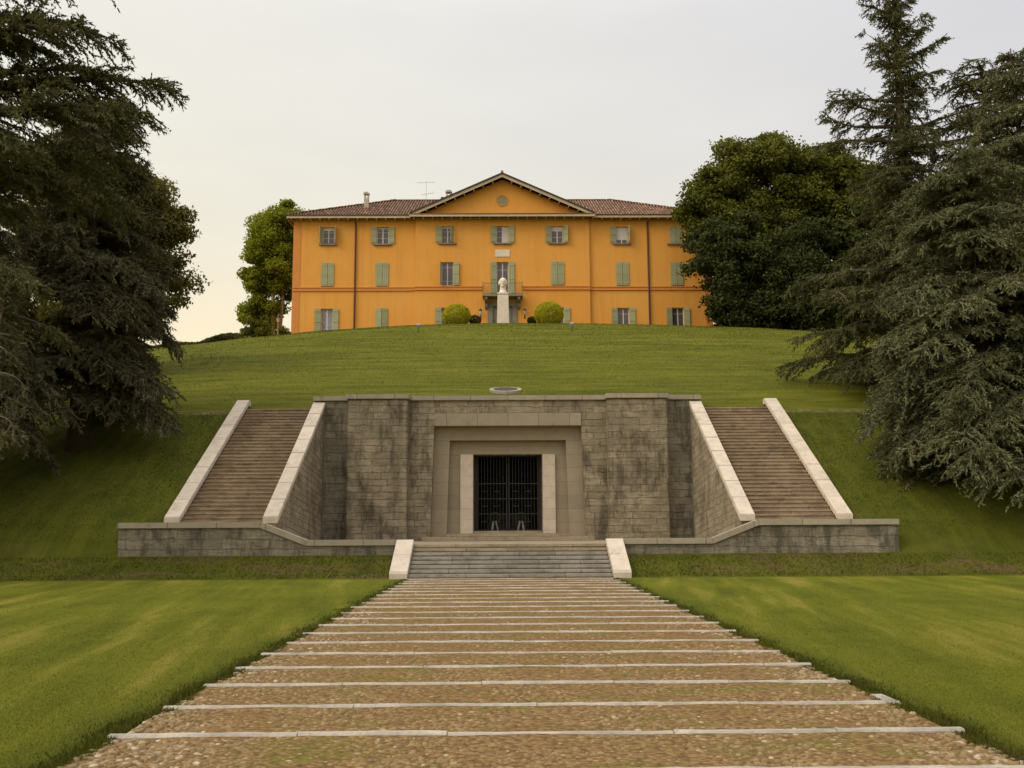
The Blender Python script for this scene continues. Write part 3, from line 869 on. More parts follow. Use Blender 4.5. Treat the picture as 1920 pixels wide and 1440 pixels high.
def window(ci, rn, a, b, c, d, y, blind=0, lace=False, sill=True, left=170, right=170, white_side=None, bars=True):
    w_ = MB(); yy = y+.20
    fw = .065
    w_.box(a, a+fw, yy, yy+.06, c, d).box(b-fw, b, yy, yy+.06, c, d).box(a+fw, b-fw, yy, yy+.06, d-fw, d).box(a+fw, b-fw, yy, yy+.06, c, c+fw)
    m_ = (a+b)/2
    w_.box(m_-.05, m_+.05, yy-.012, yy+.055, c+fw, d-fw)
    for f in ((.36, .70) if rn == 'top' else (.2, .78)):
        z = c+(d-c)*f
        w_.box(a+fw, m_-.05, yy+.01, yy+.04, z-.014, z+.014).box(m_+.05, b-fw, yy+.01, yy+.04, z-.014, z+.014)
    wo = w_.build('window', M['frame'], hs)
    P_ = parent_world(wo)
    def sub(nm, mb, m, **kw):
        return mb.build(nm, m, wo, **kw)
    sub('pane', MB().box(a+fw+.002, b-fw-.002, yy+.022, yy+.034, c+fw, d-fw), M['glass'])
    back = yy+.07
    if blind: sub('blind', MB().box(a+fw, b-fw, yy-.006, yy+.008, d-fw-blind, d-fw-.002).box(a+.2, a+.21, yy-.004, yy+.004, d-fw-blind-.06, d-fw-blind), M['white_cloth'])
    if lace: sub('lace_curtain', MB().box(a+fw, m_-.052, yy-.004, yy+.008, c+fw, d-fw-.002).box(m_+.052, b-fw, yy-.004, yy+.008, c+fw, d-fw-.002), M['lace'])
    if white_side:
        q = (m_+.052, b-fw) if white_side == 'r' else (a+fw, m_-.052)
        sub('curtain', MB().box(q[0], q[1], yy-.006, yy+.008, c+fw, d-fw-.002), M['white_cloth'])
        if white_side == 'b': pass
    if sill: sub('sill', MB().box(a-.30, b+.30, y-.17, y-.003, c-.15, c-.003), M['grey_stone'], bevel=.012)
    lw = (b-a)/2
    if left is not None: sub('shutter', leaf_shutter(0, c+.02, d-.01, lw if left > 5 else lw+.026, a-(.0 if left > 5 else .04), 1, left, y-.05), M['green_paint'])
    if right is not None: sub('shutter', leaf_shutter(0, c+.02, d-.01, lw if right > 5 else lw+.026, b+(.0 if right > 5 else .04), -1, right, y-.05), M['green_paint'])
    return wo
conf = {
 (0,'top'): dict(blind=.26, left=108, right=108), (1,'top'): dict(blind=.10, left=170, right=170), (2,'top'): dict(blind=.12, left=172, right=64),
 (3,'top'): dict(white_side='r', left=166, right=170), (4,'top'): dict(blind=.42, left=168, right=140), (5,'top'): dict(blind=1.25, left=168, right=104),
 (6,'top'): dict(left=1, right=1),
 (0,'mid'): dict(left=1, right=1, sill=False), (1,'mid'): dict(left=1, right=1, sill=False), (2,'mid'): dict(left=98, right=165, sill=False),
 (3,'mid'): dict(left=172, right=172, sill=False), (4,'mid'): dict(left=1, right=1, sill=False), (5,'mid'): dict(left=1, right=1, sill=False),
 (6,'mid'): dict(left=1, right=1, sill=False),
 (0,'gr'): dict(lace=True, left=173, right=173, sill=False), (1,'gr'): dict(left=14, right=14, sill=False), (2,'gr'): dict(left=173, right=173, sill=False),
 (4,'gr'): dict(left=173, right=173, sill=False), (5,'gr'): dict(left=173, right=173, sill=False), (6,'gr'): dict(left=173, right=173, sill=False)}
for ci, rn, a, b, c, d in spec:
    if (ci, rn) in conf: window(ci, rn, a, b, c, d, YB if ci in (2, 3, 4) else HY, **conf[(ci, rn)])
# little things on the sills
# entrance door under the balcony
dr = MB()
x = HX
dr.box(x-1.45, x-.95, YB-.10, YB-.004, 19.5, 23.04).box(x+.95, x+1.45, YB-.10, YB-.004, 19.5, 23.04).box(x-1.45, x+1.45, YB-.14, YB-.004, 23.042, 23.45)
do = dr.build('door_surround', M['grey_stone'], hs, bevel=.02)
dd = MB()
for s in (-1, 1):
    x0, x1 = sorted((x+s*.02, x+s*.94))
    dd.box(x0, x1, YB+.18, YB+.24, 20.0, 23.04)
    dd.box(x0+.1, x1-.1, YB+.15, YB+.178, 20.3, 21.4).box(x0+.1, x1-.1, YB+.15, YB+.178, 21.6, 22.85)
dd.build('door', mat_plain('grey_green_door', (.20, .22, .16), .6, .12, 2, .1), hs)
# string course, plaque, oculus, downpipes
sc_ = MB()
for x0, x1, y in ((HX-20.57, HX-BX-.04, HY), (HX-BX-.04, HX-1.95, YB), (HX+1.95, HX+BX+.04, YB), (HX+BX+.04, HX+20.57, HY)):
    sc_.box(x0, x1, y-.10, y-.003, 24.98, 25.06).box(x0, x1, y-.05, y-.003, 24.76, 24.98).box(x0, x1, y-.10, y-.003, 24.68, 24.76)
sc_.build('string_course', M['render_trim'], hs)
MB().box(HX-.72, HX+.72, YB-.05, YB-.004, 28.02, 28.72).build('plaque', M['white_stone'], hs, bevel=.01)
oc = MB(); n = 32
vs = [(HX+r_*math.cos(2*math.pi*k/n), yy, 33.72+r_*math.sin(2*math.pi*k/n)) for r_, yy in ((.60, YB-.004), (.60, YB-.05), (.50, YB-.05), (.50, YB-.004)) for k in range(n)]
fs = [[a_*n+k, a_*n+(k+1) % n, (a_+1) % 4*n+(k+1) % n, (a_+1) % 4*n+k] for a_ in range(4) for k in range(n)]
oc.add(vs, fs); oco = oc.build('round_window', M['render_trim'], hs)
MB().prism([(HX+.498*math.cos(2*math.pi*k/n), 33.72+.498*math.sin(2*math.pi*k/n)) for k in range(n)], 'y', YB-.02, YB-.006).build('blind_panel', mat_plain('olive_panel', (.26, .24, .13), .8), oco)
for x in (HX-14.45, HX+14.35):
    MB().tube([(x, HY-.62, 31.95), (x, HY-.5, 31.6), (x, HY-.12, 31.25), (x, HY-.12, 25), (x, HY-.12, 17.8)], .085, 10).build('downpipe', M['brown_metal'], hs)

# balcony
bo = MB().box(HX-1.95, HX+1.95, YB-1.15, YB-.004, 23.80, 23.98)
bo = bo.build('balcony', M['grey_stone'], hs, bevel=.03)
rl = MB(); yb = YB-1.08
for z in (24.06, 25.12): rl.box(HX-1.9, HX+1.9, yb-.02, yb+.02, z-.02, z+.02)
for k in range(1, 28): rl.box(HX-1.9+3.8*k/28-.010, HX-1.9+3.8*k/28+.010, yb-.010, yb+.010, 24.08, 25.10)
for s in (-1, 1):
    rl.box(HX+s*1.9-.025, HX+s*1.9+.025, yb-.025, yb+.025, 23.98, 25.25)
    for z in (24.06, 25.12): rl.box(HX+s*1.9-.02, HX+s*1.9+.02, yb+.026, YB-.005, z-.02, z+.02)
    for k in range(1, 8): rl.box(HX+s*1.9-.010, HX+s*1.9+.010, yb+1.06*k/8-.01, yb+1.06*k/8+.01, 24.08, 25.10)
rl.build('railing', mat_plain('green_iron', (.10, .115, .075), .6), bo)
for s in (-1, 1):
    x0, x1 = sorted((HX+s*1.45, HX+s*1.72))
    MB().prism([(YB-.005, 22.75), (YB-.005, 23.795), (YB-1.05, 23.795), (YB-1.05, 23.55), (YB-.75, 23.35), (YB-.45, 23.3), (YB-.35, 22.95), (YB-.15, 22.75)], 'x', x0, x1).build('bracket', M['grey_stone'], bo, bevel=.02)
# wall lanterns
for x in (HX-2.15, HX+2.15):
    ln = MB().tube([(x, YB-.01, 22.0), (x, YB-.28, 21.95), (x, YB-.34, 22.2)], .02, 6).box(x-.05, x+.05, YB-.04, YB-.004, 21.8, 22.15)
    lo = ln.build('wall_lantern', M['dark_metal'], hs)
    MB().lathe(x, YB-.34, [(.07, 22.2), (.14, 22.55)], 6).build('lamp_glass', mat_plain('frosted_glass', (.45, .42, .38), .3), lo)
    MB().lathe(x, YB-.34, [(.19, 22.555), (.17, 22.60), (.04, 22.74), (.02, 22.82)], 6).build('lamp_cap', M['dark_metal'], lo)

# roof: corrugated tile slopes
def slope_mesh(xf, n, tmax, P, rows=14, per=5, wl=.28, amp=.075):
    """P(x, t) -> point on the plane; t in 0..tmax(x) along slope; tiles run along t"""
    X = np.linspace(xf[0], xf[1], n)
    vs = []; fs = []
    nr = np.array([0, .40, .80])  # amp dir
    for i, xx in enumerate(X):
        tm = max(tmax(xx), 0)
        for r_ in range(rows+1):
            t_ = tm*r_/rows
            p = P(xx, t_)
            vs.append((p[0], p[1], p[2]+amp*math.cos(2*math.pi*xx/wl)))
    for i in range(n-1):
        for r_ in range(rows):
            a_ = i*(rows+1)+r_
            fs.append([a_, a_+rows+1, a_+rows+2, a_+1])
    return vs, fs
ER = 21.15; RZ = 36.55; RYh = 8.85; eave_y = HY-.75; k_s = (RZ-32.15)/RYh
rf = MB()
def tmx(xx):
    d = ER-abs(xx)
    return min(RYh, d*RYh/(ER-11.4))
n_ = int(2*ER/.26*6)
v_, f_ = slope_mesh((-ER, ER), n_, tmx, lambda x, t: (HX+x, eave_y+t, 32.15+k_s*t), rows=8)
roof = link('roof', fast_mesh('roof', v_, f_, 4), M['tile'], hs, smooth=True)
o2 = MB()
# hip ends and back slope (seen only from aside)
for s in (-1, 1):
    A_ = (HX+s*ER, eave_y, 32.15); B_ = (HX+s*ER, eave_y+2*RYh, 32.15); C_ = (HX+s*11.4, eave_y+RYh, RZ)
    o2.add([A_, B_, C_], [[0, 1, 2]])
o2.add([(HX-ER, eave_y+2*RYh, 32.15), (HX+ER, eave_y+2*RYh, 32.15), (HX+11.4, eave_y+RYh, RZ), (HX-11.4, eave_y+RYh, RZ)], [[0, 1, 2, 3]])
o2.build('hip_slopes', M['tile'], roof)
rd = MB()
rd.tube([(HX-11.4, eave_y+RYh, RZ+.02), (HX+11.4, eave_y+RYh, RZ+.02)], .11, 8)
for s in (-1, 1):
    pts = [(HX+s*(11.4+(ER-11.4)*k/24), eave_y+RYh*(1-k/24), RZ+.05-(RZ-32.15)*k/24+(.03 if k % 2 else 0)) for k in range(25)]
    rd.tube(pts, .12, 7)
rd.build('ridge_tiles', M['tile'], roof)
# eaves: dark tile edge, pale gutter board, soffit, rafter tails
ev = MB()
for x0, x1 in ((HX-ER, HX-9.02), (HX+9.02, HX+ER)):
    ev.box(x0, x1, eave_y-.05, eave_y+.0, 31.83, 32.06)
ev.box(HX-ER, HX-ER+.06, eave_y+.01, eave_y+17.6, 31.83, 32.06).box(HX+ER-.06, HX+ER, eave_y+.01, eave_y+17.6, 31.83, 32.06)
ev.box(HX-8.98, HX+8.98, YB-.92, YB-.86, 31.84, 32.03)
ev.build('gutter_board', M['tan_wood'], hs)
sf = MB().box(HX-ER+.07, HX-9.0, eave_y+.004, HY-.003, 32.0, 32.08).box(HX+9.0, HX+ER-.07, eave_y+.004, HY-.003, 32.0, 32.08)
sf.box(HX-8.95, HX+8.95, YB-.855, YB-.003, 32.0, 32.08).box(HX-8.95, HX+8.95, YB-.93, YB+.0, 32.085, 32.17)
sf.build('soffit', mat_plain('brown_soffit', (.20, .11, .05), .9), hs)
MB().box(HX-ER-.02, HX-9.0, eave_y-.10, eave_y+.0, 32.065, 32.16).box(HX+9.0, HX+ER+.02, eave_y-.10, eave_y+.0, 32.065, 32.16).build('eave_tiles', mat_plain('dark_tile_edge', (.07, .05, .035), .9), hs)
rt = None
k = 0
xr = -20.7
while xr < 20.8:
    y1 = HY if abs(xr) > 9 else YB
    y0 = y1-.72 if abs(xr) > 9 else y1-.82
    if rt is None:
        rt = MB().box(HX+xr-.06, HX+xr+.06, y0, y1-.004, 31.74, 31.995).build('rafter_tail', M['tan_wood'], hs)
        base = (HX+xr, y1)
    else:
        c_ = rt.copy(); C.objects.link(c_); c_.parent = hs
        c_.location = (HX+xr-base[0], y1-base[1], 0)
    xr += .925
# pediment
MB().prism([(HX-8.5, 32.17), (HX+8.5, 32.17), (HX, 35.90)], 'y', YB, YB+.3).build('tympanum', M['render'], hs)
GW, GZ, GE = 9.1, 36.22, 32.16
for s in (-1, 1):
    def rake(dz0, dz1, ya, yb_, name, m, par=None):
        MB().prism([(HX, GZ+dz0), (HX, GZ+dz1), (HX+s*GW, GE+dz1), (HX+s*GW, GE+dz0)], 'y', ya, yb_).build(name, m, par or hs)
    rake(-.36, -.05, YB-.90, YB-.84, 'raking_board', M['tan_wood'])
    rake(-.10, -.05, YB-.838, YB+8.5, 'gable_soffit', M['brown_metal'])
    rake(-.048, .10, YB-.98, YB-.60, 'verge_tiles', mat_plain('verge_tile', (.055, .045, .035), .9))
    v_, f_ = slope_mesh((0, GW), 36, lambda x: 8.2, lambda x, t: (HX+s*x, YB-.6+t*(1-x/GW*.0), GZ+.03-(GZ-GE)*x/GW), rows=60)
    # tiles run down the slope: ripple along y
    v2 = [(p[0], p[1], GZ+.04-(GZ-GE)*abs(p[0]-HX)/GW+.035*math.cos(p[1]*24)) for p in v_]
    link('gable_roof', fast_mesh('gable_roof', v2, f_, 4), M['tile'], hs, smooth=True)
    for k in range(1, 10):
        xx = s*(k*.93)
        zz = GZ-.225-(GZ-GE)*abs(xx)/GW
        MB().box(HX+xx-.055, HX+xx+.055, YB-.80, YB-.003, zz-.26, zz-.14).build('purlin_end', M['tan_wood'], hs)
MB().box(HX-.12, HX+.12, YB-.95, YB-.7, GZ+.06, GZ+.30).build('finial', M['terracotta'], hs, bevel=.04)
# chimneys
for cx, cy, zb, zt, w_ in ((-14.15, 101.0, 33.6, 36.05, .24), (-5.7, 101.6, 34.0, 36.42, .27)):
    ch = MB().box(cx-w_, cx+w_, cy-w_, cy+w_, zb, zt-.62).build('chimney', M['chimney'], roof, bevel=.02)
    cc = MB()
    for a_, b_ in ((-1, -1), (1, -1), (-1, 1), (1, 1)): cc.box(*sorted((cx+a_*w_*.95, cx+a_*w_*.45)), *sorted((cy+b_*w_*.95, cy+b_*w_*.45)), zt-.62, zt-.22)
    cc.box(cx-w_*1.25, cx+w_*1.25, cy-w_*1.25, cy+w_*1.25, zt-.22, zt-.12).prism([(cx-w_*1.2, zt-.12), (cx+w_*1.2, zt-.12), (cx+w_*.6, zt), (cx-w_*.6, zt)], 'y', cy-w_*1.2, cy+w_*1.2)
    cc.build('chimney_cap', M['chimney'], roof)
MB().tube([(-6.36, 101.2, 34.2), (-6.36, 101.2, 35.45), (-6.36, 101.15, 35.62)], .13, 10).build('vent_pipe', M['dark_metal'], roof)
an = MB(); ax, ay = -8.13, 102.5
an.tube([(ax, ay, 35.0), (ax, ay, 37.75)], .022, 6)
an.tube([(ax-.95, ay, 37.62), (ax+.95, ay+.1, 37.70)], .014, 5).tube([(ax-.45, ay-.3, 36.25), (ax+.85, ay+.3, 36.6)], .014, 5)
for k in range(9): xx = ax-.9+.22*k; an.tube([(xx, ay-.22, 37.62+.01*k), (xx, ay+.28, 37.64+.01*k)], .009, 4)
for k in range(6): xx = ax-.4+.22*k; an.tube([(xx, ay-.5, 36.27+.055*k), (xx, ay+.4, 36.27+.055*k)], .009, 4)
an.build('antenna', mat_plain('weathered_aluminium', (.45, .43, .40), .5, .1, 3, .1, .3), roof)

# ------------------------------------------------------------------ bust on its pillar
BY = 81.0; BXc = -.14; BZ = float(hz(BXc, BY))
bu = thing('bust_monument', (BXc, BY, BZ), 'white stone bust on a tall tapering pillar in front of the villa', 'monument')
MB().prism([(BXc-.50, BZ-.2), (BXc+.50, BZ-.2), (BXc+.44, BZ+2.30), (BXc-.44, BZ+2.30)], 'y', BY-.45, BY+.45).build('pillar', M['white_stone'], bu, bevel=.02)
MB().box(BXc-.47, BXc+.47, BY-.46, BY+.46, BZ+2.34, BZ+2.48).box(BXc-.36, BXc+.36, BY-.36, BY+.36, BZ+2.30, BZ+2.341).build('base_slab', M['white_stone'], bu, bevel=.015)
hd = MB(); z0 = BZ+2.47
c0 = Vector((BXc, BY, z0+.86))
hd.ball((BXc, BY+.04, z0+1.00), (.30, .36, .35), 24, 16)            # skull and hair
hd.ball((BXc, BY-.10, z0+.80), (.235, .25, .29), 20, 14)           # face
hd.ball((BXc, BY-.26, z0+.60), (.13, .11, .10), 14, 10)            # chin
hd.ball((BXc, BY-.31, z0+1.00), (.19, .05, .045), 14, 8)           # brow ridge
hd.prism([(BY-.30, z0+.98), (BY-.43, z0+.82), (BY-.30, z0+.78)], 'x', BXc-.05, BXc+.05)   # nose
hd.ball((BXc, BY-.33, z0+.71), (.095, .045, .022), 12, 8)          # lips
for s in (-1, 1):
    hd.ball((BXc+s*.27, BY+.06, z0+.90), (.11, .19, .22), 14, 10)  # hair over the temples
    hd.ball((BXc+s*.30, BY-.02, z0+.82), (.06, .07, .11), 12, 8)   # ear
    hd.ball((BXc+s*.13, BY-.25, z0+.83), (.08, .07, .07), 12, 8)   # cheek
hd.lathe(BXc, BY+.03, [(.38, z0-.01), (.35, z0+.08), (.27, z0+.22), (.235, z0+.42), (.235, z0+.75)], 22)
ho = hd.build('head', M['white_stone'], bu)
md = ho.modifiers.new('remesh', 'REMESH'); md.mode = 'VOXEL'; md.voxel_size = .022; md.use_smooth_shade = True
md2 = ho.modifiers.new('smooth', 'SMOOTH'); md2.factor = .5; md2.iterations = 2

# spotlights on the lawn
for x, yy, lab in ((-6.3, 72.2, 'left'), (4.85, 72.2, 'right')):
    zz = float(hz(x, yy))
    sp = thing('garden_spotlight', (x, yy, zz), 'small grey garden spotlight on a short stake in the mound, %s of the bust' % lab, 'spotlight', 'garden spotlights on the mound')
    MB().tube([(x, yy, zz-.1), (x, yy, zz+.34)], .022, 6).box(x-.08, x+.08, yy-.05, yy+.05, zz-.03, zz+.03).build('stake', M['dark_metal'], sp)
    MB().tube([(x-.02, yy-.16, zz+.40), (x, yy, zz+.45), (x+.01, yy+.14, zz+.50)], [.12, .15, .17], 12).build('lamp_head', M['galv'], sp, smooth=False)
    MB().lathe(x, yy, [(.06, zz+.30), (.03, zz+.36)], 8).build('bracket', M['dark_metal'], sp)

# lamp post left of the villa
lx, ly = -22.9, 101.0; lz = float(hz(lx, ly))
lp = thing('lamp_post', (lx, ly, lz), 'slim garden lamp post with a lantern head beside the left corner of the villa', 'lamp post')
MB().lathe(lx, ly, [(.12, lz-.1), (.12, lz+.3), (.055, lz+.4), (.045, lz+3.2), (.07, lz+3.25)], 10).build('post', M['bark_pale'], lp)
MB().lathe(lx, ly, [(.12, lz+3.25), (.2, lz+3.7)], 6).build('lantern', mat_plain('lantern_glass', (.40, .36, .28), .3), lp)
MB().lathe(lx, ly, [(.26, lz+3.705), (.22, lz+3.76), (.04, lz+3.95)], 6).build('cap', M['dark_metal'], lp)

# ------------------------------------------------------------------ trees
def unit(v): return v/np.maximum(np.linalg.norm(v, axis=-1, keepdims=True), 1e-9)
def blades3(P, D, L, W, g, nrm=None):
    """slim triangles from P along D"""
    N = len(P)
    r_ = unit(g.normal(size=(N, 3)))
    s = unit(np.cross(D, r_))*W[:, None]
    A = np.empty((N, 3, 3)); A[:, 0] = P-s; A[:, 1] = P+s; A[:, 2] = P+D*L[:, None]
    return A.reshape(-1, 3)

def cedar(name, label, base, H, lmax, nb, seed, mfol, mbark, tr=.45, low=.08, up=(.35, .0), droop=.25, tipdroop=.5, shape=None, tw_n=15, sprig=7,
          az=None, lean=(0, 0), gap=0., slen=.42, limbs=(), group=None, cat='cedar tree', top_dead=False, twl=.34, hang=.55, bw=.034):
    """conifer: trunk, long arching limbs in tiers, side twigs in flat sprays, needles hanging on short sprigs"""
    g = np.random.default_rng(seed)
    base = np.array(base, float)
    t = thing(name, tuple(base), label, cat, group)
    tb = MB()
    tp = [base+np.array([lean[0]*u+.10*math.sin(u*5+seed)*u, lean[1]*u, u*H-.4*(1-u)]) for u in np.linspace(0, 1, 14)]
    tb.tube(tp, [max(tr*(1-u)**.85, .025)*(1.35 if u == 0 else 1) for u in np.linspace(0, 1, 14)], 10)
    tris = []
    jobs = []
    for i in range(nb):
        u = low+(1-low)*((i+g.random())/nb)**.9
        a = g.random()*2*math.pi if az is None else az(g, u)
        Lb = lmax*(shape(u) if shape else (1-u)**.8+.05)*(.65+.5*g.random())
        e0 = up[0]+(up[1]-up[0])*(1-u)+g.normal()*.10
        jobs.append((u, a, Lb, e0, droop, tipdroop))
    for q in limbs: jobs.append(q)
    for k in range(14): jobs.append((.90+.085*k/14, k*2.4, .75-.03*k, .55, .3, .2))
    for (u, a, Lb, e0, dr_, td) in jobs:
        if Lb < .25: continue
        u = min(u, .985)
        p0 = base+np.array([lean[0]*u, lean[1]*u, u*H])
        n = 9
        pts = [p0.copy()]; e = e0; aa = a; p = p0.copy()
        for k in range(n):
            f = (k+1)/n
            e = e0-dr_*f-(td*max(0, f-.55)/.45)*.6+g.normal()*.05
            aa += g.normal()*.07
            d = np.array([math.cos(aa)*math.cos(e), math.sin(aa)*math.cos(e), math.sin(e)])
            p = p+d*Lb/n; pts.append(p.copy())
        pts = np.array(pts)
        r0 = min(.030*Lb+.012, tr*.5)
        tb.tube([tuple(q) for q in pts], [max(r0*(1-j/n)**.9, .008) for j in range(n+1)], 5, cap=False)
        # side twigs
        m = max(4, int(tw_n*Lb/3))
        f = .14+.86*np.sort(g.random(m))
        idx = f*n; i0 = np.minimum(idx.astype(int), n-1); fr_ = idx-i0
        tp_ = pts[i0]*(1-fr_[:, None])+pts[i0+1]*fr_[:, None]
        td_ = unit(pts[i0+1]-pts[i0])
        sd = np.where(np.arange(m) % 2 == 0, 1, -1)[:, None]
        lat = unit(np.cross(td_, np.array([0, 0, 1.])))*sd
        ang = (.55+.6*g.random((m, 1)))
        twd = unit(td_*np.cos(ang)+lat*np.sin(ang)+np.array([0, 0, 1.])*g.normal(0, .16, (m, 1)))
        twL = Lb*twl*np.sin(np.pi*(.18+.80*f))**.7*(.6+.6*g.random(m))+.22
        # points along twigs
        ns = np.maximum((twL*sprig/.55).astype(int), 3)
        ti = np.repeat(np.arange(m), ns)
        s = np.concatenate([(np.arange(q)+g.random(q))/q for q in ns])
        sagv = np.zeros((len(ti), 3)); sagv[:, 2] = -(s**2)*twL[ti]*.28
        sp_ = tp_[ti]+twd[ti]*(s*twL[ti])[:, None]+sagv
        sdir = unit(twd[ti]*(.5+.5*g.random((len(ti), 1)))+g.normal(0, .38, (len(ti), 3))+np.array([0, 0, -hang]))
        sl = slen*(.5+.8*g.random(len(ti)))*(1-.35*s)
        if gap: 
            kp = g.random(len(ti)) > gap; sp_, sdir, sl, ti2 = sp_[kp], sdir[kp], sl[kp], ti[kp]
        N = len(sp_)
        # each sprig: a core blade and needle tufts along it
        tris.append(blades3(sp_, sdir, sl, np.full(N, bw), g))
        for q in range(3):
            ff = .1+.75*g.random(N)
            d2 = unit(sdir+g.normal(0, .75, (N, 3)))
            tris.append(blades3(sp_+sdir*(ff*sl)[:, None], d2, sl*.42, np.full(N, bw*.85), g))
        # twig cores and sprigs on top of the limb
        tris.append(blades3(tp_, unit(twd-np.array([0, 0, .15])), twL, np.full(m, .03), g))
    A = np.concatenate(tris)
    tb.build('trunk', mbark, t, smooth=True)
    link('crown', fast_mesh('crown', A, np.arange(len(A)).reshape(-1, 3)), mfol, t)
    return t

def leaves(P, size, g, nrm=None):
    """random small quads as leaves (two corners bent)"""
    N = len(P)
    a = unit(g.normal(size=(N, 3))) if nrm is None else unit(nrm*1.1+g.normal(size=(N, 3)))
    u = unit(np.cross(a, unit(g.normal(size=(N, 3))))); v = np.cross(a, u)
    s = (size*(.6+.8*g.random(N)))[:, None]
    A = np.empty((N, 4, 3)); A[:, 0] = P-u*s; A[:, 1] = P+v*s*.6; A[:, 2] = P+u*s; A[:, 3] = P-v*s*.6+a*s*.2
    return A.reshape(-1, 3)

def broadleaf(name, label, base, blobs, nclump, per, leafs, seed, mfol, mbark, tr=.3, cat='tree', group=None, cr=(.7, 1.3), trunks=None, solid=.55, keepout=None, hollow=.5):
    """broadleaf tree: trunk and limbs reaching leaf clumps spread over several lobes (world ellipsoids)"""
    g = np.random.default_rng(seed)
    t = thing(name, tuple(base), label, cat, group)
    tb = MB()
    base = np.array(base, float)
    W = np.array([b[3]*b[4]*b[5] for b in blobs])**.66; W = W/W.sum()
    cs = []; lv = []
    for k in range(nclump):
        b = blobs[g.choice(len(blobs), p=W)]
        d = unit(g.normal(size=3)); r_ = (hollow+(1-hollow)*g.random()**.6)
        c = np.array(b[:3])+d*np.array(b[3:6])*r_*(1+.10*g.normal())
        rad = cr[0]+(cr[1]-cr[0])*g.random()
        cs.append(c)
        q = int(per*(.6+.8*g.random()))
        dd = unit(g.normal(size=(q, 3))); rr_ = (g.random(q)**.45)*(1+.12*g.normal(size=q))
        sq = np.array([1.15, 1.15, .72])
        P_ = c+dd*rr_[:, None]*rad*sq
        lv.append(leaves(P_, np.full(q, leafs), g, dd+np.array([0, 0, .5])))
    cs = np.array(cs)
    trunks = trunks or [(tuple(base), tuple(base+np.array([0, 0, .5*(blobs[0][2]-base[2])])), tr)]
    for a_, b_, r_ in trunks:
        a_ = np.array(a_); b_ = np.array(b_)
        tb.tube([tuple(a_-np.array([0, 0, .4])), tuple(a_*.55+b_*.45+g.normal(0, .12, 3)), tuple(b_)], [r_*1.25, r_*.85, r_*.6], 9)
        order = np.argsort(np.linalg.norm(cs-b_, axis=1)); pick = order[::max(1, len(order)//26)][:26]
        for i in pick:
            c = cs[i]; mid = (b_+c)/2+g.normal(0, .35, 3)+np.array([0, 0, .3])
            tb.tube([tuple(b_), tuple(mid), tuple(c)], [r_*.42, r_*.22, .02], 5, cap=False)
    tb.build('trunk', mbark, t, smooth=True)
    A = np.concatenate(lv)
    link('crown', fast_mesh('crown', A, np.arange(len(A)).reshape(-1, 4), 4), mfol, t)
    return t

def G(x, y): return float(hz(x, y))
PI = math.pi
# --- left group
def az_right(g, u): return g.normal(0.0, .95)
cedar('cedar_tree', 'huge dark cedar at the left frame edge whose flat layered boughs reach over the sky', (-19.0, 31.0, G(-19, 31)), 24, 6.2, 24, 11,
      M['cedar'], M['bark'], tr=.55, low=.34, up=(.30, .05), droop=.20, shape=lambda u: .45+.5*(1-u)**.6, tw_n=26, sprig=10, slen=.34, hang=.45, twl=.26,
      limbs=[(.47, -.05, 7.6, .70, .62, .45), (.64, .10, 8.1, .24, .12, .20), (.595, -.15, 7.9, .16, .16, .3), (.655, .2, 6.4, .22, .12, .45), (.70, -.3, 6.2, .12, .1, .5),
             (.52, -.5, 6.2, .30, .35, .5), (.57, .5, 6.2, .2, .2, .5), (.50, .3, 7.2, .35, .5, .6), (.745, .05, 6.6, .02, .1, .5), (.78, -.2, 6.0, .25, .1, .5), (.83, .1, 6.6, .15, .05, .4), (.87, -.15, 6.2, .15, .0, .4),
             (.36, .1, 5.2, .0, .2, .5), (.40, -.4, 5.6, .1, .3, .5)], gap=.05)
cedar('cedar_tree', 'dark drooping cedar with a bare black trunk low on the left bank', (-18.2, 43.0, G(-18.2, 43)), 15.4, 5.0, 210, 12,
      M['cedar_dark'], M['bark'], tr=.48, low=.13, up=(.25, -.12), droop=.42, tipdroop=.6, shape=lambda u: .30+.70*(1-u)**.8, tw_n=20, sprig=10, slen=.42)
cedar('cedar_tree', 'dark bushy cedar filling the left frame edge behind the slim leaning stem', (-21.4, 38.5, G(-21.4, 38.5)), 15, 5.4, 165, 13,
      M['cedar_dark'], M['bark'], tr=.4, low=.25, up=(.25, -.15), droop=.45, tipdroop=.7, shape=lambda u: .6+.4*(1-u)-.35*u*u, tw_n=17, sprig=9, slen=.42)
cedar('cedar_tree', 'added cedar beyond the left frame edge, there to shade the bank', (-26.0, 35.0, G(-26, 35)), 16, 5.8, 100, 15,
      M['cedar_dark'], M['bark'], tr=.4, low=.24, up=(.25, -.15), droop=.45, tipdroop=.7, shape=lambda u: .65+.35*(1-u)-.35*u*u, tw_n=15, sprig=8, slen=.42)  # extra cedar off the left edge, added so its shade darkens the bank
cedar('young_cedar', 'slim young cedar with a pale leaning bare stem at the left edge', (-15.9, 29.5, G(-15.9, 29.5)), 9.0, 1.7, 26, 14,
      M['cedar_dark'], M['bark_grey'], tr=.14, low=.35, up=(.1, -.2), droop=.5, tipdroop=.8, lean=(1.0, 0), tw_n=14, sprig=7, slen=.34, shape=lambda u: .6)
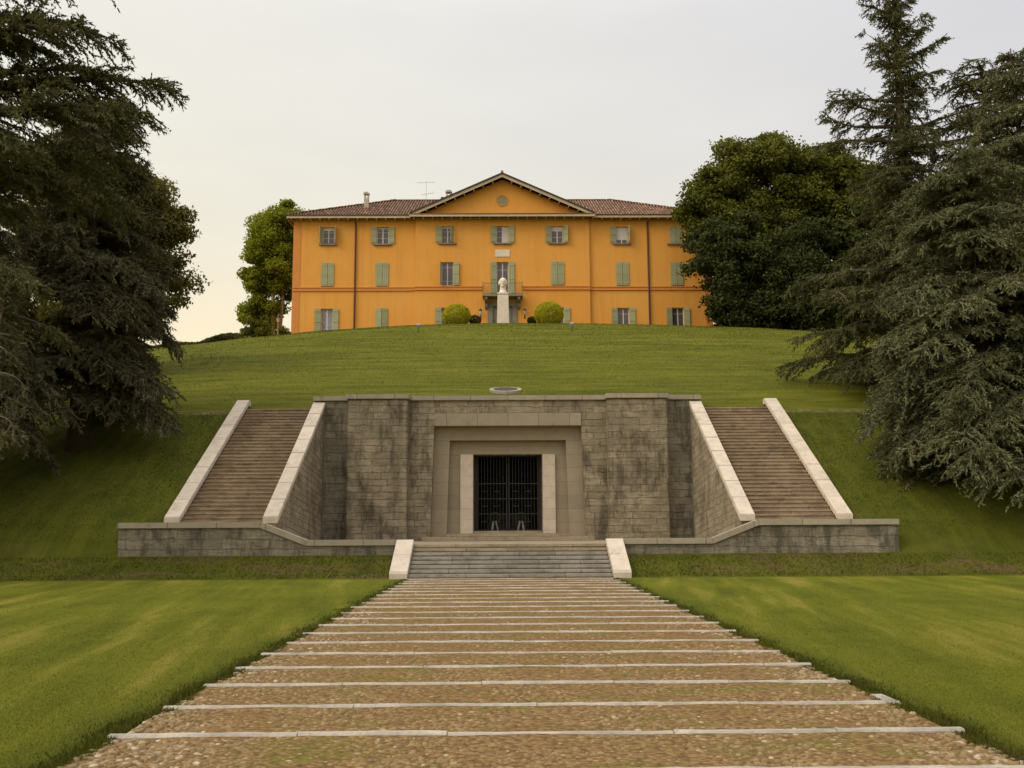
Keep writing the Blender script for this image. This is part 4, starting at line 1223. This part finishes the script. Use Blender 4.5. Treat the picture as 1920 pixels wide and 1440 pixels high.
broadleaf('broadleaf_tree', 'dark leafy tree with a ragged crown leaning out over the mound behind the left cedars', (-23.0, 56, G(-23, 56)),
          [(-21.6, 56, 17.6, 3.3, 3.6, 3.6), (-24.4, 56, 20.6, 3.2, 3, 2.8), (-20.2, 56, 15.2, 2.1, 3, 3.0), (-23.0, 56, 13.6, 3.2, 3, 3.0), (-25, 56, 18.5, 3.5, 3, 5.0), (-19.6, 56, 18.6, 1.7, 2, 1.4), (-20.6, 56, 19.8, 2.2, 2.5, 1.9)],
          230, 460, .105, 21, M['oak_left'], M['bark'], tr=.38, cr=(.6, 1.15), hollow=.35)
# --- left of the villa
broadleaf('plane_tree', 'bright green plane tree with pale forked trunks beside the left end of the villa', (-26.2, 112, G(-26.2, 112)),
          [(-26.0, 112, 33.6, 3.0, 3.2, 3.9), (-24.4, 112, 35.6, 2.6, 3, 2.6), (-28.2, 112, 29.4, 1.9, 2, 1.5), (-24.2, 112, 30.5, 3.0, 3, 3.4), (-27.2, 112, 25.6, 2.0, 2, 1.9)],
          210, 420, .16, 22, M['plane'], M['bark_pale'], tr=.28, cr=(.8, 1.4), hollow=.3,
          trunks=[((-25.7, 111.5, G(-26, 111.5)), (-25.9, 111.3, 30.6), .26), ((-25.4, 112, G(-25.4, 112)), (-24.7, 111.6, 30.8), .24), ((-26.6, 112, G(-26.6, 112)), (-27.6, 112, 28.5), .16)])
for i, (x, y, r_, h_, lab) in enumerate([(-23.4, 106.5, 1.7, 2.6, 'dense green bush between the lamp post and the left end of the villa'), (-26.8, 107, 1.9, 2.4, 'dense green bush under the plane tree, left of the lamp post'),
                                  (22.1, 98.2, 2.3, 3.6, 'dark bush squeezed against the right end of the villa'),
                                  (-35.6, 121.5, .95, .85, 'small leafy bush on the far lawn edge, nearer the left trees'), (-32.4, 121.5, 1.0, .75, 'small leafy bush on the far lawn edge, nearer the plane tree')]):
    z = G(x, y)
    broadleaf('bush', lab, (x, y, z), [(x, y, z+h_*(.55 if i != 2 else .45), r_*.75, r_*.75, h_*.55)], 34 if i < 3 else 12, 170, .13 if i < 3 else .11, 30+i, M['plane'] if i > 2 else M['oak_dark'] if i == 2 else M['oak'], M['bark'], tr=.06, cat='bush', cr=(.35, .7), group='bushes around the villa')
# --- right group
broadleaf('holm_oak', 'tall round holm oak towering over the right end of the villa', (23.5, 92, G(23.5, 92)),
          [(25.0, 92, 33.6, 5.2, 4.5, 4.8), (20.6, 91.5, 31.2, 3.7, 3.6, 4.0), (30.8, 92, 32.6, 5.0, 4, 4.6), (24.5, 92, 28.5, 6.2, 4, 3.4), (35, 92, 30, 4.5, 4, 5.0)],
          520, 430, .16, 23, M['oak'], M['bark'], tr=.5, cr=(.85, 1.6), hollow=.45)
broadleaf('evergreen_oak', 'dense nearly black evergreen tree hiding the lower right corner of the villa', (21.3, 88, G(21.3, 88)),
          [(20.9, 89, 21.0, 2.3, 2, 2.6), (20.3, 88, 26.2, 3.9, 3, 3.2), (22.5, 88, 23.4, 4.6, 3, 3.6), (26.5, 88, 24.0, 4.2, 3, 4.6), (25, 88, 20.6, 4.6, 2.6, 2.4)],
          360, 420, .14, 24, M['oak_dark'], M['bark'], tr=.4, cr=(.75, 1.25), hollow=.55)
broadleaf('laurel_thicket', 'low dark laurel thicket running right from the evergreen at the top of the mound', (30.5, 89, G(30.5, 89)),
          [(29, 89, 20.5, 3.5, 2.2, 3.0), (34, 89, 21.5, 4.5, 2.6, 4.0), (39, 89, 22.5, 4.5, 2.6, 5.0), (34, 89, 27, 6, 3, 4)],
          200, 300, .2, 25, M['oak_dark'], M['bark'], tr=.2, cat='thicket', cr=(.8, 1.4), hollow=.5)
def az_spiky(g, u): return g.random()*2*PI
cedar('cedar_tree', 'tall cedar with a bare spiky top standing up against the sky right of the oak', (20.3, 49.5, G(20.3, 49.5)), 25, 5.6, 130, 41,
      M['cedar'], M['bark'], tr=.42, low=.03, up=(.55, -.15), droop=.25, tipdroop=.45, shape=lambda u: (.98 if u < .22 else .66-.5*(u-.22)) if u < .5 else .20*(1-u)/.5+.12, tw_n=16, sprig=8.5, slen=.42, gap=.05, hang=.6,
      limbs=[(.60, PI-.1, 3.4, .16, -.05, .25), (.545, PI, 4.0, -.02, -.45, -.35), (.57, PI+.12, 3.7, .05, -.5, -.2), (.70, -.1, 2.6, .85, .1, 0), (.685, .1, 2.9, .35, -.35, 0), (.535, 0, 4.4, .25, -.12, .2), (.50, .1, 4.8, .1, -.25, .3),
             (.51, PI-.1, 4.2, .30, .4, .2), (.76, PI+.1, 2.3, .7, -.1, -.1), (.70, PI-.1, 2.1, .8, .2, 0), (.80, .2, 1.4, .6, 0, 0), (.64, .05, 2.7, .2, -.3, .1), (.12, PI, 6.0, .12, .2, .4), (.18, PI+.3, 6.4, .15, .3, .3), (.06, PI-.2, 6.6, .15, .2, .5), (.24, PI, 6.2, .1, .3, .4)]
             +[(.22+.77*k/190, k*2.4, (.8 if k > 70 else 1.7)*(1.1-k/230), .15, .6, .4) for k in range(190)]
             +[(.60+.36*k/26, k*2.399+.6, (3.0-2.3*k/26)*(.7+.3*math.sin(k*5.1)), .35+.3*math.sin(k*3.3), .25, .1) for k in range(0, 26, 2)])
cedar('cedar_tree', 'broad silvery green cedar with boughs sweeping to the ground near the right frame edge', (18.9, 39.6, G(18.9, 39.6)), 12.6, 5.6, 150, 42,
      M['cedar_blue'], M['bark'], tr=.42, low=.05, up=(.35, -.05), droop=.40, tipdroop=.75, shape=lambda u: .95-.55*u**1.3, tw_n=22, sprig=9, slen=.36, hang=.4, twl=.40)
cedar('cedar_tree', 'tall silvery cedar with a pointed top at the right frame edge', (22.6, 42.5, G(22.6, 42.5)), 17.8, 5.4, 190, 43,
      M['cedar_blue'], M['bark'], tr=.42, low=.06, up=(.4, 0), droop=.45, tipdroop=.7, shape=lambda u: (1-u)**.75+.08, tw_n=20, sprig=8, slen=.38, hang=.45)
cedar('cedar_tree', 'shaded cedar filling the gap between the spiky cedar and the silvery one', (25.0, 50.0, G(25, 50)), 17, 6.2, 110, 44,
      M['cedar'], M['bark'], tr=.4, low=.04, up=(.35, 0), droop=.4, tipdroop=.7, shape=lambda u: .9-.6*u, tw_n=15, sprig=7.5, slen=.46)
# golden round shrubs and dark companions by the bust
def ball_shrub(name, x, y, r_, h_, label, m, seed, n, ls, group=None):
    g = np.random.default_rng(seed); z = G(x, y)
    t = thing(name, (x, y, z), label, 'shrub', group)
    d = unit(g.normal(size=(n, 3))); d[:, 2] = np.abs(d[:, 2]) if False else d[:, 2]
    lump = 1+.03*np.sin(d[:, 0]*9+seed)*np.sin(d[:, 1]*8+d[:, 2]*7)
    rr_ = (1-.22*g.random(n)**2)*lump
    P_ = np.array([x, y, z+h_*.42])+d*rr_[:, None]*np.array([r_, r_, h_*.60])
    A = leaves(P_, np.full(n, ls), g, d)
    link('foliage', fast_mesh('foliage', A, np.arange(len(A)).reshape(-1, 4), 4), m, t)
    MB().tube([(x, y, z-.2), (x, y, z+h_*.5)], .06, 7).build('stem', M['bark'], t)
ball_shrub('round_shrub', -3.95, 81.6, 1.16, 1.62, 'clipped golden green dome shrub left of the bust', M['gold'], 1, 9000, .055, 'golden dome shrubs beside the bust')
ball_shrub('round_shrub', 3.62, 81.6, 1.20, 1.78, 'clipped golden yellow dome shrub right of the bust', M['gold'], 2, 9000, .055, 'golden dome shrubs beside the bust')
ball_shrub('small_shrub', -2.45, 82.2, .5, .7, 'small dark shrub between the left golden dome and the bust', M['shrub'], 3, 1600, .055, 'small dark shrubs by the golden domes')
ball_shrub('small_shrub', 2.25, 82.2, .4, .55, 'small dark shrub between the bust and the right golden dome', M['shrub'], 4, 1300, .055, 'small dark shrubs by the golden domes')
# rough hedge on the far left bank
g = np.random.default_rng(9); n = 52000
x = -62+35*g.random(n); y = 114+4.5*g.random(n)
zt = hz(x, np.full(n, 118.))+.1; z = hz(x, y)+(g.random(n)**.7)*1.3*(.8+.2*np.sin(x*1.1))
A = leaves(np.stack([x, y, z], -1), np.full(n, .17), g)
hg = link('hedge', fast_mesh('hedge', A, np.arange(len(A)).reshape(-1, 4), 4), M['hedge'])
tag(hg, 'long low dark hedge on the bank behind the left shoulder of the mound', 'hedge')

# ------------------------------------------------------------------ world, sun, camera
sc0 = bpy.context.scene
wd = bpy.data.worlds.new('World'); sc0.world = wd; wd.use_nodes = True
nt = wd.node_tree; nt.nodes.clear()
SUN_EL, SUN_AZ = R(42), R(-118)     # azimuth from +Y towards +X
sky = nt.nodes.new('ShaderNodeTexSky'); sky.sky_type = 'NISHITA'; sky.sun_disc = False
sky.sun_elevation = SUN_EL; sky.sun_rotation = SUN_AZ % (2*PI)
b1 = nt.nodes.new('ShaderNodeBackground'); nt.links.new(sky.outputs[0], b1.inputs[0]); b1.inputs[1].default_value = .05
sky.dust_density = 8; sky.air_density = .6; sky.ozone_density = .5
tc = nt.nodes.new('ShaderNodeTexCoord'); sp = nt.nodes.new('ShaderNodeSeparateXYZ'); nt.links.new(tc.outputs['Generated'], sp.inputs[0])
rmp = nt.nodes.new('ShaderNodeValToRGB'); nt.links.new(sp.outputs[2], rmp.inputs[0])
cr_ = rmp.color_ramp
stops = [(0.0, (.30, .26, .19)), (.10, (1.0, .84, .46)), (.19, (.87, .765, .55)), (.27, (.80, .765, .64)), (.36, (.75, .745, .67)), (.46, (.77, .77, .725)), (.62, (1.05, 1.04, 1.0)), (1.0, (1.85, 1.8, 1.7))]
while len(cr_.elements) < len(stops): cr_.elements.new(.5)
for e, (p, c) in zip(cr_.elements, stops): e.position = p; e.color = (*c, 1)
# soft cloud structure and a warmer glow low on the left, greyer to the right
nz = nt.nodes.new('ShaderNodeTexNoise'); mp = nt.nodes.new('ShaderNodeMapping'); mp.inputs['Scale'].default_value = (1, 1, 3.2)
nt.links.new(tc.outputs['Generated'], mp.inputs[0]); nt.links.new(mp.outputs[0], nz.inputs['Vector']); nz.inputs['Scale'].default_value = 2.2; nz.inputs['Detail'].default_value = 5
mr = nt.nodes.new('ShaderNodeMapRange'); nt.links.new(nz.outputs[0], mr.inputs[0]); mr.inputs[1].default_value = .3; mr.inputs[2].default_value = .7; mr.inputs[3].default_value = .93; mr.inputs[4].default_value = 1.06
mr2 = nt.nodes.new('ShaderNodeMapRange'); nt.links.new(sp.outputs[0], mr2.inputs[0]); mr2.inputs[1].default_value = -.45; mr2.inputs[2].default_value = .45
mx = nt.nodes.new('ShaderNodeMix'); mx.data_type = 'RGBA'; nt.links.new(mr2.outputs[0], mx.inputs[0]); mx.inputs[6].default_value = (1.10, 1.06, .96, 1); mx.inputs[7].default_value = (.90, .875, .93, 1)
m1 = nt.nodes.new('ShaderNodeMix'); m1.data_type = 'RGBA'; m1.blend_type = 'MULTIPLY'; m1.inputs[0].default_value = 1
nt.links.new(rmp.outputs[0], m1.inputs[6]); nt.links.new(mx.outputs[2], m1.inputs[7])
b2 = nt.nodes.new('ShaderNodeBackground'); nt.links.new(m1.outputs[2], b2.inputs[0]); nt.links.new(mr.outputs[0], b2.inputs[1])
ad = nt.nodes.new('ShaderNodeAddShader'); nt.links.new(b1.outputs[0], ad.inputs[0]); nt.links.new(b2.outputs[0], ad.inputs[1])
ow = nt.nodes.new('ShaderNodeOutputWorld'); nt.links.new(ad.outputs[0], ow.inputs[0])

sl_ = bpy.data.lights.new('sun', 'SUN'); sl_.energy = .9; sl_.angle = R(28); sl_.color = (1, .93, .82)
so = bpy.data.objects.new('sun', sl_); C.objects.link(so)
dirv = Vector((math.sin(SUN_AZ)*math.cos(SUN_EL), math.cos(SUN_AZ)*math.cos(SUN_EL), math.sin(SUN_EL)))
so.rotation_euler = dirv.to_track_quat('Z', 'Y').to_euler(); so.location = (0, 0, 60)

p_, yaw, roll = R(8.12), R(.58), R(.30)
fw = Vector((math.sin(yaw)*math.cos(p_), math.cos(yaw)*math.cos(p_), math.sin(p_)))
rt_ = Vector((math.cos(yaw), -math.sin(yaw), 0)); up_ = rt_.cross(fw)
r2 = rt_*math.cos(roll)-up_*math.sin(roll); u2 = up_*math.cos(roll)+rt_*math.sin(roll)
cam = bpy.data.cameras.new('camera'); co = bpy.data.objects.new('camera', cam); C.objects.link(co)
cam.sensor_width = 36; cam.lens = 36*1900/1920; cam.clip_end = 3000; cam.clip_start = .1
co.matrix_world = Matrix(((r2.x, u2.x, -fw.x, -.26), (r2.y, u2.y, -fw.y, 0), (r2.z, u2.z, -fw.z, 1.6), (0, 0, 0, 1)))
sc0.camera = co
vs_ = sc0.view_settings; vs_.view_transform = 'Standard'; vs_.look = 'None'; vs_.exposure = 0; vs_.gamma = 1
sc0.cycles.use_denoising = True
sc0.cycles.max_bounces = 6
